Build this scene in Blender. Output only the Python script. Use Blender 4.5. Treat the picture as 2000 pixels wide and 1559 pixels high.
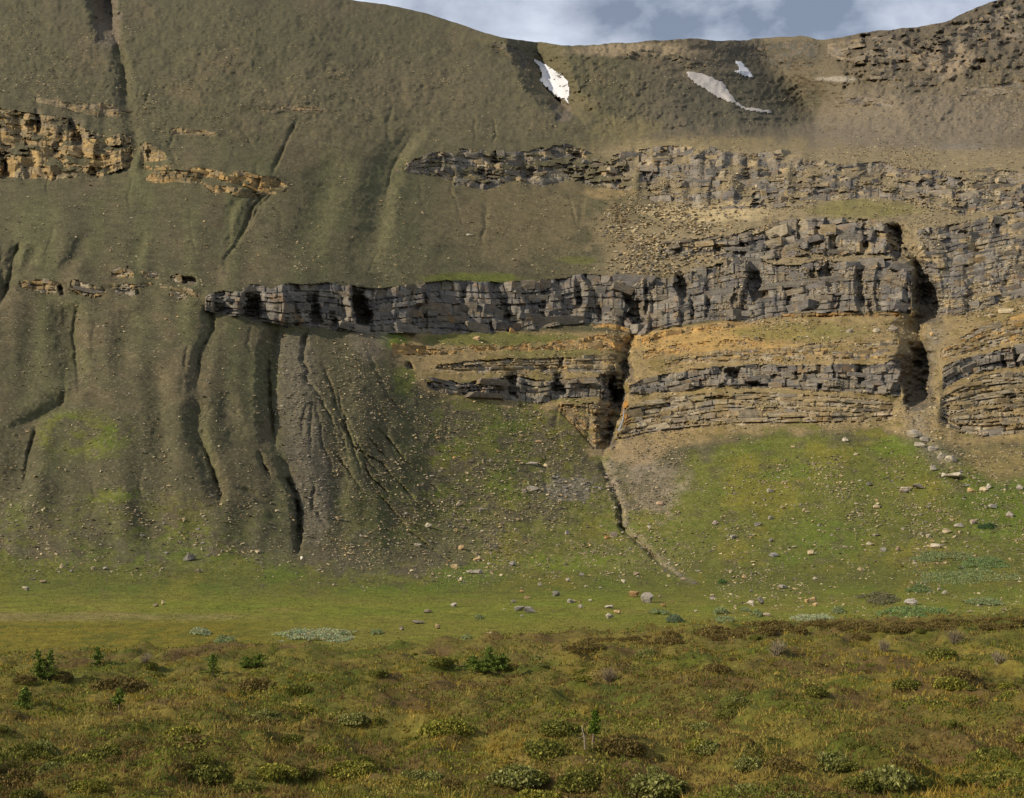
import bpy, bmesh, math, random
import numpy as np
from mathutils import Vector, Matrix, Euler

for o in list(bpy.data.objects):
    bpy.data.objects.remove(o)
scene = bpy.context.scene
COL = scene.collection
rng = np.random.default_rng(7)
random.seed(7)

# ------------------------------------------------------------------ camera
F = 2747.0                 # focal length in photo pixels (photo is 2000 x 1559)
PITCH = math.atan((1080 - 779.5) / F)
CP, SP = math.cos(PITCH), math.sin(PITCH)
EYE = 20.0                 # height of the eye above the datum
cam_d = bpy.data.cameras.new('camera')
cam = bpy.data.objects.new('camera', cam_d); COL.objects.link(cam)
cam.location = (0, 0, EYE)
cam.rotation_euler = (math.pi / 2 + PITCH, 0, 0)
cam_d.sensor_fit = 'HORIZONTAL'; cam_d.sensor_width = 36.0
cam_d.lens = 36.0 * F / 2000.0
cam_d.clip_start = 0.5; cam_d.clip_end = 6000
scene.camera = cam

# ------------------------------------------------------------------ sky, sun, exposure
SUN_EL = math.radians(30)
SUN_AZ = math.radians(-115)            # clockwise from +Y: from the left, a little behind the camera
sdir = Vector((math.sin(SUN_AZ) * math.cos(SUN_EL), math.cos(SUN_AZ) * math.cos(SUN_EL), math.sin(SUN_EL)))
world = bpy.data.worlds.new('World'); scene.world = world; world.use_nodes = True
nt = world.node_tree; nt.nodes.clear()
w_out = nt.nodes.new('ShaderNodeOutputWorld'); w_bg = nt.nodes.new('ShaderNodeBackground')
w_sky = nt.nodes.new('ShaderNodeTexSky'); w_sky.sky_type = 'NISHITA'; w_sky.sun_disc = False
w_sky.sun_elevation = SUN_EL; w_sky.sun_rotation = SUN_AZ % (2 * math.pi)
w_sky.altitude = 2000; w_sky.air_density = 1.0; w_sky.dust_density = 0.6; w_sky.ozone_density = 1.3
w_tc = nt.nodes.new('ShaderNodeTexCoord')
w_map = nt.nodes.new('ShaderNodeMapping'); w_map.inputs['Scale'].default_value = (1.0, 1.0, 1.6)
w_map.inputs['Location'].default_value = (0.32, 0.0, 0.14)
w_n = nt.nodes.new('ShaderNodeTexNoise'); w_n.inputs['Scale'].default_value = 6.5
w_n.inputs['Detail'].default_value = 8; w_n.inputs['Roughness'].default_value = 0.55; w_n.inputs['Distortion'].default_value = 0.25
w_r = nt.nodes.new('ShaderNodeValToRGB')
w_r.color_ramp.elements[0].position = 0.45; w_r.color_ramp.elements[0].color = (0.2, 0.2, 0.2, 1)
w_r.color_ramp.elements[1].position = 0.70; w_r.color_ramp.elements[1].color = (1, 1, 1, 1)
w_mix = nt.nodes.new('ShaderNodeMixRGB'); w_mix.inputs['Color2'].default_value = (13.2, 14.2, 16.2, 1)
L = nt.links.new
L(w_tc.outputs['Generated'], w_map.inputs['Vector']); L(w_map.outputs['Vector'], w_n.inputs['Vector'])
L(w_n.outputs['Fac'], w_r.inputs['Fac']); L(w_r.outputs['Color'], w_mix.inputs['Fac'])
L(w_sky.outputs['Color'], w_mix.inputs['Color1']); L(w_mix.outputs['Color'], w_bg.inputs['Color'])
L(w_bg.outputs['Background'], w_out.inputs['Surface'])
w_bg.inputs['Strength'].default_value = 0.066
sun_d = bpy.data.lights.new('sun', 'SUN'); sun_d.energy = 5.0; sun_d.angle = math.radians(0.5)
sun_d.color = (1.0, 0.90, 0.74)
sun = bpy.data.objects.new('sun', sun_d); COL.objects.link(sun)
sun.rotation_euler = sdir.to_track_quat('Z', 'Y').to_euler()
sun.location = (-200, -100, 300)
vs = scene.view_settings
vs.view_transform = 'Standard'; vs.look = 'None'; vs.exposure = 0.0; vs.gamma = 1.0; vs.use_curve_mapping = False
scene.cycles.max_bounces = 4; scene.cycles.diffuse_bounces = 2

# ------------------------------------------------------------------ helpers
def lin(c):
    c = np.asarray(c, dtype=float) / 255.0
    return np.where(c <= 0.04045, c / 12.92, ((c + 0.055) / 1.055) ** 2.4)

_tab = np.random.default_rng(11).random((64, 257 * 257))
def vnoise(x, y, seed=0):
    x = np.asarray(x, float); y = np.asarray(y, float)
    xi = np.floor(x).astype(int); yi = np.floor(y).astype(int)
    fx = x - xi; fy = y - yi
    fx = fx * fx * fx * (fx * (fx * 6 - 15) + 10); fy = fy * fy * fy * (fy * (fy * 6 - 15) + 10)
    t = _tab[seed % 64]
    def g(i, j): return t[(i % 256) * 257 + (j % 256)]
    a = g(xi, yi); b = g(xi + 1, yi); c = g(xi, yi + 1); d = g(xi + 1, yi + 1)
    return ((a + (b - a) * fx) * (1 - fy) + (c + (d - c) * fx) * fy) * 2 - 1
def fbm(x, y, octs=4, seed=0, gain=0.5):
    s = 0; a = 1.0; tot = 0
    for k in range(octs):
        c, sn = math.cos(0.6 * k), math.sin(0.6 * k)
        f = 2.0 ** k
        s = s + a * vnoise((x * c - y * sn) * f + 17.3 * k, (x * sn + y * c) * f - 9.1 * k, seed + k); tot += a; a *= gain
    return s / tot
def hash01(i, j, seed=0):
    return _tab[(seed + 40) % 64][(np.asarray(i).astype(int) % 256) * 257 + (np.asarray(j).astype(int) % 256)]
def sst(a, b, x):
    t = np.clip((x - a) / (b - a), 0, 1); return t * t * (3 - 2 * t)
def itp(x, pts):
    p = np.array(pts, float); return np.interp(x, p[:, 0], p[:, 1])

def pix_dir(px, py):
    """slope of the sight line: lateral and vertical offset per metre of depth"""
    cx = (np.asarray(px, float) - 1000) / F; cy = (779.5 - np.asarray(py, float)) / F
    den = CP - cy * SP
    return cx / den, (SP + cy * CP) / den

def mesh_np(name, v, f, cols=None, smooth=False, mats=()):
    v = np.asarray(v, np.float32); f = np.asarray(f, np.int32)
    k = f.shape[1]; me = bpy.data.meshes.new(name)
    me.vertices.add(len(v)); me.vertices.foreach_set('co', v.ravel())
    me.loops.add(f.size); me.loops.foreach_set('vertex_index', f.ravel())
    me.polygons.add(len(f)); me.polygons.foreach_set('loop_start', np.arange(0, f.size, k, dtype=np.int32))
    me.polygons.foreach_set('use_smooth', np.full(len(f), smooth, dtype=bool))
    if cols is not None:
        at = me.color_attributes.new('Col', 'FLOAT_COLOR', 'POINT')
        c4 = np.ones((len(v), 4), np.float32); c4[:, :3] = cols; at.data.foreach_set('color', c4.ravel())
    for m in mats: me.materials.append(m)
    me.update(calc_edges=True)
    return me
def add(name, me, parent=None, loc=(0, 0, 0), label=None, cat=None, group=None, kind=None):
    o = bpy.data.objects.new(name, me); COL.objects.link(o); o.location = loc
    if parent is not None: o.parent = parent
    if label: o['label'] = label
    if cat: o['category'] = cat
    if group: o['group'] = group
    if kind: o['kind'] = kind
    return o

# ------------------------------------------------------------------ materials
def mat_base(name, rough=0.92):
    m = bpy.data.materials.new(name); m.use_nodes = True; t = m.node_tree; t.nodes.clear()
    o = t.nodes.new('ShaderNodeOutputMaterial'); b = t.nodes.new('ShaderNodeBsdfPrincipled')
    b.inputs['Roughness'].default_value = rough; b.inputs['Specular IOR Level'].default_value = 0.15
    t.links.new(b.outputs['BSDF'], o.inputs['Surface'])
    return m, t, b
def nnoise(t, vec, scale, detail=4, rough=0.55):
    n = t.nodes.new('ShaderNodeTexNoise'); n.inputs['Scale'].default_value = scale
    n.inputs['Detail'].default_value = detail; n.inputs['Roughness'].default_value = rough
    t.links.new(vec, n.inputs['Vector']); return n
def ramp(t, fac, p0, v0, p1, v1):
    r = t.nodes.new('ShaderNodeMapRange'); r.inputs[1].default_value = p0; r.inputs[2].default_value = p1
    r.inputs[3].default_value = v0; r.inputs[4].default_value = v1
    t.links.new(fac, r.inputs[0]); return r.outputs[0]
def mul(t, a, fac):
    """colour a multiplied by a scalar"""
    n = t.nodes.new('ShaderNodeVectorMath'); n.operation = 'SCALE'
    t.links.new(a, n.inputs[0]); t.links.new(fac, n.inputs['Scale']); return n.outputs[0]
def mixc(t, fac, a, b):
    n = t.nodes.new('ShaderNodeMixRGB'); t.links.new(fac, n.inputs['Fac']); t.links.new(a, n.inputs['Color1'])
    if isinstance(b, tuple): n.inputs['Color2'].default_value = b + (1,)
    else: t.links.new(b, n.inputs['Color2'])
    return n.outputs[0]
def src_color(t, kind):
    if kind == 'obj':
        return t.nodes.new('ShaderNodeObjectInfo').outputs['Color']
    a = t.nodes.new('ShaderNodeVertexColor'); a.layer_name = 'Col'; return a.outputs['Color']
def world_pos(t): return t.nodes.new('ShaderNodeNewGeometry').outputs['Position']

def ground_mat(name, s1=0.5, s2=2.6, bump=0.5, speck=True, c2=(.66, 1.3)):
    m, t, b = mat_base(name)
    P = world_pos(t); c = src_color(t, 'vc')
    c = mul(t, c, ramp(t, nnoise(t, P, s1, 6, 0.62).outputs['Fac'], 0.3, 0.76, 0.7, 1.22))
    c = mul(t, c, ramp(t, nnoise(t, P, s2, 5, 0.7).outputs['Fac'], 0.32, c2[0], 0.68, c2[1]))
    if speck:
        v = t.nodes.new('ShaderNodeTexVoronoi'); v.inputs['Scale'].default_value = 1.25; t.links.new(P, v.inputs['Vector'])
        sep = t.nodes.new('ShaderNodeSeparateColor'); t.links.new(v.outputs['Color'], sep.inputs[0])
        gate = ramp(t, sep.outputs[0], 0.82, 0.0, 0.90, 0.5)
        dot = ramp(t, v.outputs['Distance'], 0.32, 1.0, 0.42, 0.0)
        mm = t.nodes.new('ShaderNodeMath'); mm.operation = 'MULTIPLY'; t.links.new(gate, mm.inputs[0]); t.links.new(dot, mm.inputs[1])
        c = mixc(t, mm.outputs[0], c, tuple(lin((150, 136, 110))))
    t.links.new(c, b.inputs['Base Color'])
    n = nnoise(t, P, 1.3, 8, 0.7)
    bp = t.nodes.new('ShaderNodeBump'); bp.inputs['Strength'].default_value = bump; bp.inputs['Distance'].default_value = 0.6
    t.links.new(n.outputs['Fac'], bp.inputs['Height']); t.links.new(bp.outputs['Normal'], b.inputs['Normal'])
    return m
def rock_mat(name, kind, strata=True):
    m, t, b = mat_base(name, 0.88)
    P = world_pos(t); c = src_color(t, kind)
    c = mul(t, c, ramp(t, nnoise(t, P, 0.45, 6, 0.65).outputs['Fac'], 0.3, 0.62, 0.7, 1.32))
    mp = t.nodes.new('ShaderNodeMapping'); mp.inputs['Scale'].default_value = (0.16, 0.16, 2.6); t.links.new(P, mp.inputs['Vector'])
    ns = nnoise(t, mp.outputs[0], 1.0, 4, 0.6)
    c = mul(t, c, ramp(t, ns.outputs['Fac'], 0.35, 0.74, 0.62, 1.2))
    # ochre staining and dark lichen
    st = ramp(t, nnoise(t, P, 0.22, 4, 0.6).outputs['Fac'], 0.55, 0.0, 0.72, 0.55)
    c = mixc(t, st, c, tuple(lin((142, 108, 62))))
    li = ramp(t, nnoise(t, P, 1.6, 3, 0.6).outputs['Fac'], 0.58, 0.0, 0.7, 0.45)
    c = mixc(t, li, c, tuple(lin((58, 54, 46))))
    t.links.new(c, b.inputs['Base Color'])
    n1 = nnoise(t, P, 1.4, 8, 0.7)
    ad = t.nodes.new('ShaderNodeMath'); ad.operation = 'ADD'
    t.links.new(n1.outputs['Fac'], ad.inputs[0]); t.links.new(ns.outputs['Fac'], ad.inputs[1])
    bp = t.nodes.new('ShaderNodeBump'); bp.inputs['Strength'].default_value = 0.75; bp.inputs['Distance'].default_value = 0.5
    t.links.new(ad.outputs[0], bp.inputs['Height']); t.links.new(bp.outputs['Normal'], b.inputs['Normal'])
    return m
def plain_mat(name, kind='vc', col=None, n_scale=8.0, lo=0.75, hi=1.25, trans=0.0, rough=0.8):
    m, t, b = mat_base(name, rough)
    P = world_pos(t)
    if col is None: c = src_color(t, kind)
    else:
        r = t.nodes.new('ShaderNodeRGB'); r.outputs[0].default_value = tuple(lin(col)) + (1,); c = r.outputs[0]
    c = mul(t, c, ramp(t, nnoise(t, P, n_scale, 3).outputs['Fac'], 0.3, lo, 0.7, hi))
    t.links.new(c, b.inputs['Base Color'])
    if trans > 0:
        o = [n for n in t.nodes if n.type == 'OUTPUT_MATERIAL'][0]
        tr = t.nodes.new('ShaderNodeBsdfTranslucent'); t.links.new(c, tr.inputs['Color'])
        mx = t.nodes.new('ShaderNodeMixShader'); mx.inputs[0].default_value = trans
        t.links.new(b.outputs[0], mx.inputs[1]); t.links.new(tr.outputs[0], mx.inputs[2]); t.links.new(mx.outputs[0], o.inputs['Surface'])
    return m
M_hill = ground_mat('talus', 0.22, 1.1, 0.62)
M_meadow = ground_mat('meadow_turf', 0.30, 1.3, 0.8, speck=False, c2=(.55, 1.4))
M_heath = ground_mat('heath_soil', 1.1, 6.0, 0.6, speck=False)
M_rockv = rock_mat('cliff_rock', 'vc'); M_rocko = rock_mat('rock_block', 'obj')
M_stone = plain_mat('scree_stone', 'vc', n_scale=2.0, lo=0.7, hi=1.3)
M_leaf = plain_mat('leaf', 'vc', n_scale=5.0, lo=0.7, hi=1.3, trans=0.3)
M_bark = plain_mat('bark', col=(120, 104, 84), n_scale=14, lo=0.6, hi=1.3)
# ------------------------------------------------------------------ the mountain: rows of a depth sheet, each column a slope profile
SKY = [(-500, -190), (0, -140), (300, -85), (500, -42), (650, -8), (700, 2), (760, 10), (830, 25), (900, 48), (960, 68), (1000, 77), (1030, 79),
       (1060, 84), (1090, 90), (1150, 89), (1240, 82), (1330, 76), (1420, 80), (1480, 76), (1540, 72), (1580, 70), (1600, 80), (1650, 70), (1720, 60),
       (1790, 52), (1850, 42), (1900, 18), (1940, 3), (2000, -14), (2150, -60), (2500, -120)]
ROW0 = 1300.0
NX, NV = 1110, 610
xs_in = np.linspace(-40, 2040, 980)
xs_l = -40 - np.linspace(1, 0.0, 65, endpoint=False) ** 1.5 * 420
xs_r = 2040 + np.linspace(0, 1, 66)[1:] ** 1.5 * 420
XC = np.concatenate([xs_l, xs_in, xs_r]); NX = len(XC)
ysky = itp(XC, SKY); ysky = np.convolve(np.pad(ysky, 12, mode='edge'), np.hanning(25) / np.hanning(25).sum(), 'valid')
yjit = 2.6 * fbm(XC / 26.0, XC * 0, 4, 3) * sst(930, 1100, XC) + 1.0 * fbm(XC / 16.0, XC * 0, 3, 5)
V = np.linspace(0, 1, NV)
X = np.tile(XC, (NV, 1)); Y = ROW0 + V[:, None] * (ysky[None, :] - ROW0) + yjit[None, :] * V[:, None] ** 40

# cliffs: top and bottom lines in photo rows, block size in pixels, colours, steepness
GREY = [(116, 110, 101), (101, 96, 90), (128, 120, 107), (120, 110, 94)]
WARM = [(152, 130, 92), (136, 118, 86), (128, 114, 88), (160, 134, 88)]
OCHR = [(168, 132, 78), (154, 126, 84), (140, 118, 82), (174, 140, 86)]
PALE = [(160, 146, 120), (142, 130, 108), (152, 134, 102), (132, 122, 106)]
CL = [
 dict(n='cliff', lab='yellow-brown broken cliff at the left edge above the dark talus', top=[(-460, 250), (-60, 215), (0, 212), (60, 222), (130, 232), (170, 255), (205, 266), (240, 262), (266, 280)],
      bot=[(-460, 350), (-60, 340), (0, 345), (60, 350), (110, 350), (200, 345), (250, 328), (266, 300)], bw=16, bh=11, pal=WARM, tan=2.6, but=3.5, brk=-0.16, skip=.45),
 dict(n='cliff', lab='thin yellow outcrop ending at the narrow gully on the upper left slope', top=[(268, 322), (300, 326), (340, 322), (420, 332), (445, 342), (470, 330), (500, 345), (530, 345), (570, 364)],
      bot=[(268, 350), (300, 358), (350, 356), (400, 362), (415, 374), (440, 381), (490, 386), (520, 382), (570, 372)], bw=12, bh=9, pal=OCHR[1:] + WARM, tan=2.0, but=1.5, brk=-0.14, skip=.2),
 dict(n='outcrop', lab='small yellow rock knob right of the left cliff, beside the gully', top=[(271, 292), (280, 278), (300, 284), (330, 308)], bot=[(271, 318), (285, 318), (305, 314), (330, 312)], bw=10, bh=8, pal=WARM, tan=1.8, but=1, skip=.2),
 dict(n='outcrop', lab='low olive ledge on the upper slope between the two upper left gullies', top=[(325, 256), (350, 250), (390, 256), (428, 260)], bot=[(325, 262), (350, 264), (390, 266), (428, 266)], bw=14, bh=6, pal=WARM[1:3], tan=1.6, but=.6, skip=.2),
 dict(n='outcrop', lab='faint thin ledge high on the left slope above the straight gully', top=[(500, 214), (560, 210), (610, 208), (645, 214)], bot=[(500, 219), (560, 219), (610, 218), (645, 219)], bw=12, bh=6, pal=WARM[1:3], tan=1.3, but=.5, skip=.35),
 dict(n='outcrop', lab='dark crumbling rock step above the yellow cliff at upper left', top=[(62, 190), (100, 196), (150, 205), (200, 203), (243, 214)], bot=[(62, 197), (100, 206), (150, 219), (200, 228), (243, 226)], bw=11, bh=8, pal=WARM[1:3], tan=1.8, but=2, skip=.4),
 dict(n='outcrop', lab='leftmost pale outcrop in the broken row on the lower left slope', top=[(30, 552), (60, 549), (90, 545), (116, 556)], bot=[(30, 558), (60, 567), (90, 576), (116, 572)], bw=15, bh=8, pal=WARM + PALE, tan=2.0, but=1.2, skip=.12),
 dict(n='outcrop', lab='second pale outcrop from the left in the broken row', top=[(130, 552), (150, 549), (180, 556), (212, 562)], bot=[(130, 562), (150, 574), (180, 582), (212, 574)], bw=15, bh=8, pal=WARM + PALE, tan=2.0, but=1.2, skip=.12),
 dict(n='outcrop', lab='layered pale outcrop standing above the broken row on the left slope', top=[(214, 530), (235, 521), (252, 522), (264, 534)], bot=[(214, 540), (235, 544), (252, 543), (264, 541)], bw=18, bh=6, pal=PALE + WARM, tan=2.0, but=.8, skip=.1),
 dict(n='outcrop', lab='flat pale outcrop below the layered one in the broken row', top=[(219, 566), (240, 561), (258, 563), (267, 570)], bot=[(219, 570), (240, 574), (258, 576), (267, 576)], bw=16, bh=7, pal=PALE, tan=2.0, but=.8, skip=.1),
 dict(n='outcrop', lab='small pale outcrop under the soft mound left of the dark recess', top=[(274, 534), (290, 530), (312, 534)], bot=[(274, 540), (290, 544), (312, 543)], bw=13, bh=7, pal=PALE + WARM, tan=2.0, but=.8, skip=.1),
 dict(n='outcrop', lab='small rock knob with a dark right side above the grey block', top=[(330, 540), (345, 536), (362, 542)], bot=[(330, 546), (345, 552), (362, 553)], bw=13, bh=8, pal=WARM + PALE, tan=2.2, but=.8, skip=.1),
 dict(n='outcrop', lab='lowest small outcrop on the left slope, beside the first grey block', top=[(328, 574), (345, 569), (367, 578)], bot=[(328, 579), (345, 586), (367, 586)], bw=14, bh=7, pal=WARM + PALE, tan=2.0, but=.8, skip=.1),
 dict(n='outcrop', lab='thin ragged ledge joining the small outcrops to the long grey cliff', top=[(205, 556), (262, 555), (300, 553), (340, 556), (396, 572)], bot=[(205, 561), (262, 562), (300, 561), (340, 566), (396, 586)], bw=14, bh=7, pal=WARM + PALE, tan=1.8, but=.8, brk=-.06, skip=.1),
 dict(n='cliff', lab='long dark grey cliff band across the middle, cut by shadowed recesses', top=[(394, 580), (405, 575), (440, 571), (470, 571), (490, 556), (530, 562), (560, 556), (600, 556), (640, 553), (680, 556), (725, 566), (770, 560), (820, 556), (870, 549), (950, 551), (1030, 550), (1100, 545),
      (1130, 536), (1180, 540), (1250, 540), (1300, 543), (1360, 530), (1400, 516), (1450, 502), (1500, 514), (1560, 520), (1600, 507), (1650, 511), (1700, 509), (1740, 505), (1770, 518), (1786, 540)],
      bot=[(394, 604), (440, 615), (470, 618), (520, 628), (560, 640), (600, 637), (640, 642), (700, 647), (740, 650), (800, 650), (860, 652), (930, 650), (1000, 647), (1050, 641), (1100, 634), (1150, 630), (1200, 634), (1240, 656), (1300, 641), (1380, 626), (1440, 625),
      (1470, 630), (1500, 619), (1560, 611), (1620, 611), (1700, 606), (1760, 610), (1786, 618)], bw=27, bh=17, pal=GREY, tan=5.0, but=3.2, skip=.42),
 dict(n='cliff', lab='blocky grey upper cliff right of centre with a shadowed right end', top=[(1285, 480), (1330, 468), (1390, 465), (1440, 458), (1490, 440), (1545, 429), (1620, 426), (1700, 429), (1735, 438), (1768, 460)],
      bot=[(1285, 505), (1330, 508), (1400, 500), (1450, 511), (1520, 506), (1560, 500), (1640, 498), (1700, 495), (1740, 500), (1768, 506)], bw=27, bh=16, pal=GREY + PALE[1:3], tan=4.2, but=3.0, brk=-0.34, skip=.35),
 dict(n='cliff', lab='smooth grey cliff wall with orange stains at the right edge', top=[(1786, 448), (1830, 446), (1870, 436), (1930, 426), (2000, 412), (2460, 380)],
      bot=[(1786, 600), (1830, 614), (1870, 616), (1920, 602), (1960, 590), (2000, 580), (2460, 530)], bw=20, bh=13, pal=GREY + PALE[1:3], tan=5.0, but=2.0, skip=.5),
 dict(n='cliff', lab='low rubbly grey outcrop in the middle of the upper slope', top=[(765, 328), (800, 316), (840, 300), (880, 292), (940, 285), (985, 298), (1030, 290), (1080, 283), (1115, 284), (1160, 300), (1215, 300), (1240, 296)],
      bot=[(765, 334), (800, 338), (860, 346), (890, 362), (950, 372), (1000, 352), (1060, 364), (1110, 352), (1160, 362), (1215, 372), (1240, 378)], bw=18, bh=9, pal=PALE + GREY, tan=1.7, but=3.6, brk=-0.04, skip=.35),
 dict(n='cliff', lab='broad blocky grey band running along the bench at upper right', top=[(1242, 292), (1300, 285), (1400, 290), (1450, 300), (1530, 298), (1560, 312), (1650, 322), (1720, 316), (1760, 330), (1850, 336), (1930, 331), (2000, 336), (2460, 330)],
      bot=[(1242, 380), (1290, 402), (1400, 411), (1500, 406), (1560, 406), (1620, 391), (1700, 386), (1760, 390), (1800, 402), (1870, 420), (1940, 412), (2000, 408), (2460, 376)], bw=19, bh=11, pal=PALE + GREY + GREY, tan=1.5, but=3.6, brk=-0.16, skip=.26),
 dict(n='cliff', lab='ochre ledge of small upright blocks under the left of the long grey cliff', top=[(760, 668), (800, 674), (860, 680), (930, 675), (1000, 668), (1060, 668), (1120, 662), (1180, 655), (1236, 660)],
      bot=[(760, 694), (800, 694), (860, 692), (930, 686), (1000, 684), (1060, 684), (1120, 682), (1180, 682), (1236, 690)], bw=11, bh=9, pal=OCHR, tan=1.5, but=1.0, brk=-0.15, skip=.35),
 dict(n='cliff', lab='short ochre step directly below the long cliff, left of the waterfall', top=[(1150, 634), (1190, 632), (1232, 642)], bot=[(1150, 640), (1190, 642), (1232, 652)], bw=9, bh=9, pal=OCHR, tan=2, but=.5, skip=.05),
 dict(n='cliff', lab='layered tan ledges above the lower grey cliff, left of the waterfall', top=[(845, 716), (900, 708), (980, 702), (1060, 700), (1140, 696), (1208, 692)], bot=[(845, 722), (900, 728), (980, 728), (1060, 728), (1140, 728), (1208, 728)], bw=22, bh=7, pal=PALE[1:] + WARM, tan=1.8, but=1.0, skip=.25),
 dict(n='cliff', lab='lower grey cliff tapering to a point left of the waterfall', top=[(828, 748), (860, 742), (900, 748), (985, 736), (1010, 731), (1050, 744), (1110, 742), (1170, 734), (1210, 726)],
      bot=[(828, 756), (860, 766), (900, 772), (985, 782), (1050, 787), (1110, 778), (1170, 776), (1210, 790)], bw=34, bh=15, pal=GREY[1:] + GREY, tan=4.5, but=2.2, skip=.4),
 dict(n='cliff', lab='long ochre ledge sloping below the right half of the dark cliff', top=[(1245, 664), (1300, 648), (1360, 638), (1420, 630), (1445, 630)], bot=[(1245, 674), (1300, 660), (1360, 648), (1420, 640), (1445, 640)], bw=16, bh=8, pal=OCHR, tan=2, but=.6, skip=.2),
 dict(n='cliff', lab='yellow ledge crumbling over the layered beds right of the waterfall', top=[(1250, 690), (1300, 678), (1360, 668), (1440, 662), (1500, 664)], bot=[(1250, 704), (1300, 692), (1360, 682), (1440, 676), (1500, 672)], bw=12, bh=9, pal=OCHR, tan=1.6, but=.8, brk=-0.15, skip=.3),
 dict(n='cliff', lab='orange seam of thin slabs along the foot of the cliff', top=[(1520, 614), (1600, 612), (1680, 610), (1765, 612)], bot=[(1520, 620), (1600, 619), (1680, 617), (1765, 620)], bw=26, bh=8, pal=[(158, 122, 74), (144, 116, 78), (130, 114, 88)], tan=1.6, but=.3, skip=.5),
 dict(n='cliff', lab='upper layered tan beds right of the waterfall', top=[(1290, 702), (1360, 690), (1440, 684), (1520, 680), (1600, 672), (1680, 668), (1770, 664)], bot=[(1290, 716), (1360, 708), (1440, 706), (1520, 706), (1600, 704), (1680, 704), (1770, 700)], bw=17, bh=6, pal=WARM + PALE, tan=1.4, but=.8, brk=-0.2, skip=.3),
 dict(n='cliff', lab='lower grey cliff of squared blocks right of the waterfall', top=[(1222, 756), (1250, 744), (1300, 730), (1350, 722), (1420, 715), (1500, 712), (1560, 714), (1640, 712), (1700, 712), (1765, 704)],
      bot=[(1222, 772), (1300, 766), (1380, 758), (1450, 756), (1520, 758), (1600, 762), (1680, 768), (1765, 775)], bw=24, bh=18, pal=GREY, tan=4.5, but=1.6, skip=.3),
 dict(n='cliff', lab='thin stacked tan beds at the foot of the right-hand lower cliff', top=[(1200, 820), (1230, 790), (1300, 778), (1400, 766), (1500, 768), (1600, 772), (1700, 780), (1750, 786)],
      bot=[(1200, 860), (1250, 852), (1300, 842), (1400, 832), (1500, 828), (1600, 826), (1700, 824), (1750, 818)], bw=26, bh=8, pal=WARM[1:3] + PALE, tan=1.25, but=.8, brk=-0.3, skip=.42),
 dict(n='cliff', lab='jumbled dark yellow rock walling the left side of the waterfall gully', top=[(1085, 792), (1120, 790), (1160, 786), (1196, 792)], bot=[(1085, 800), (1120, 830), (1160, 880), (1196, 872)], bw=14, bh=10, pal=WARM[1:3] + OCHR[1:2], tan=2.0, but=3, skip=.3),
 dict(n='cliff', lab='curved grey block band right of the right-hand gully', top=[(1835, 722), (1870, 704), (1920, 694), (1960, 682), (2000, 676), (2460, 640)], bot=[(1835, 765), (1870, 745), (1920, 722), (1960, 716), (2000, 716), (2460, 690)], bw=34, bh=15, pal=GREY, tan=4.0, but=1.4, skip=.15),
 dict(n='cliff', lab='ochre rubble beds under the smooth wall at the right edge', top=[(1830, 690), (1870, 664), (1920, 634), (1960, 622), (2000, 612), (2460, 570)], bot=[(1830, 706), (1870, 696), (1920, 682), (1960, 672), (2000, 664), (2460, 628)], bw=20, bh=8, pal=OCHR + WARM + PALE, tan=1.0, but=.8, brk=-0.1, skip=.45),
 dict(n='cliff', lab='fanned thin tan beds at the right edge below the curved grey band', top=[(1830, 780), (1870, 755), (1920, 733), (1960, 726), (2000, 726), (2460, 700)], bot=[(1830, 815), (1870, 845), (1920, 852), (1960, 850), (2000, 846), (2460, 830)], bw=30, bh=9, pal=WARM[1:3] + PALE, tan=1.15, but=.8, brk=-0.3, skip=.42),
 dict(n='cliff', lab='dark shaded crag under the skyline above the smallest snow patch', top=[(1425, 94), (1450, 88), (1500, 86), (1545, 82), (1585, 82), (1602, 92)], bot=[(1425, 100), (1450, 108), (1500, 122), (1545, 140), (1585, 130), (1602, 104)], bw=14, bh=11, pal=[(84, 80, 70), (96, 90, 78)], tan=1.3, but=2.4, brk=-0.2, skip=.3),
 dict(n='cliff', lab='crumbling brown crags below the right end of the skyline', top=[(1610, 88), (1660, 78), (1720, 70), (1780, 80), (1860, 66), (1920, 28), (2000, 4), (2460, -60)], bot=[(1610, 104), (1660, 122), (1720, 138), (1780, 140), (1860, 124), (1920, 92), (2000, 82), (2460, 50)], bw=13, bh=9, pal=[(122, 112, 96), (108, 100, 86), (132, 118, 96)], tan=1.15, but=2.6, brk=-0.02, skip=.25),
 dict(n='outcrop', lab='broken brown rock ribs on the headwall between bowl and right crags', top=[(1690, 148), (1740, 144), (1800, 152), (1850, 146)], bot=[(1690, 156), (1740, 166), (1800, 172), (1850, 160)], bw=12, bh=8, pal=[(122, 112, 96), (108, 100, 86)], tan=1.2, but=2.5, brk=0.0, skip=.3),
 dict(n='outcrop', lab='low broken ledge at the right edge of the upper bowl', top=[(1870, 176), (1920, 168), (1980, 160), (2060, 156)], bot=[(1870, 184), (1920, 186), (1980, 182), (2060, 176)], bw=13, bh=8, pal=[(132, 120, 100), (112, 104, 90)], tan=1.2, but=2.0, skip=.3),
 dict(n='outcrop', lab='isolated flat outcrop in the middle of the upper right scree bowl', top=[(1644, 194), (1680, 190), (1720, 192), (1750, 204)], bot=[(1644, 200), (1680, 206), (1720, 208), (1750, 210)], bw=16, bh=8, pal=PALE[1:] + GREY, tan=2.0, but=1.0, skip=.15),
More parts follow.
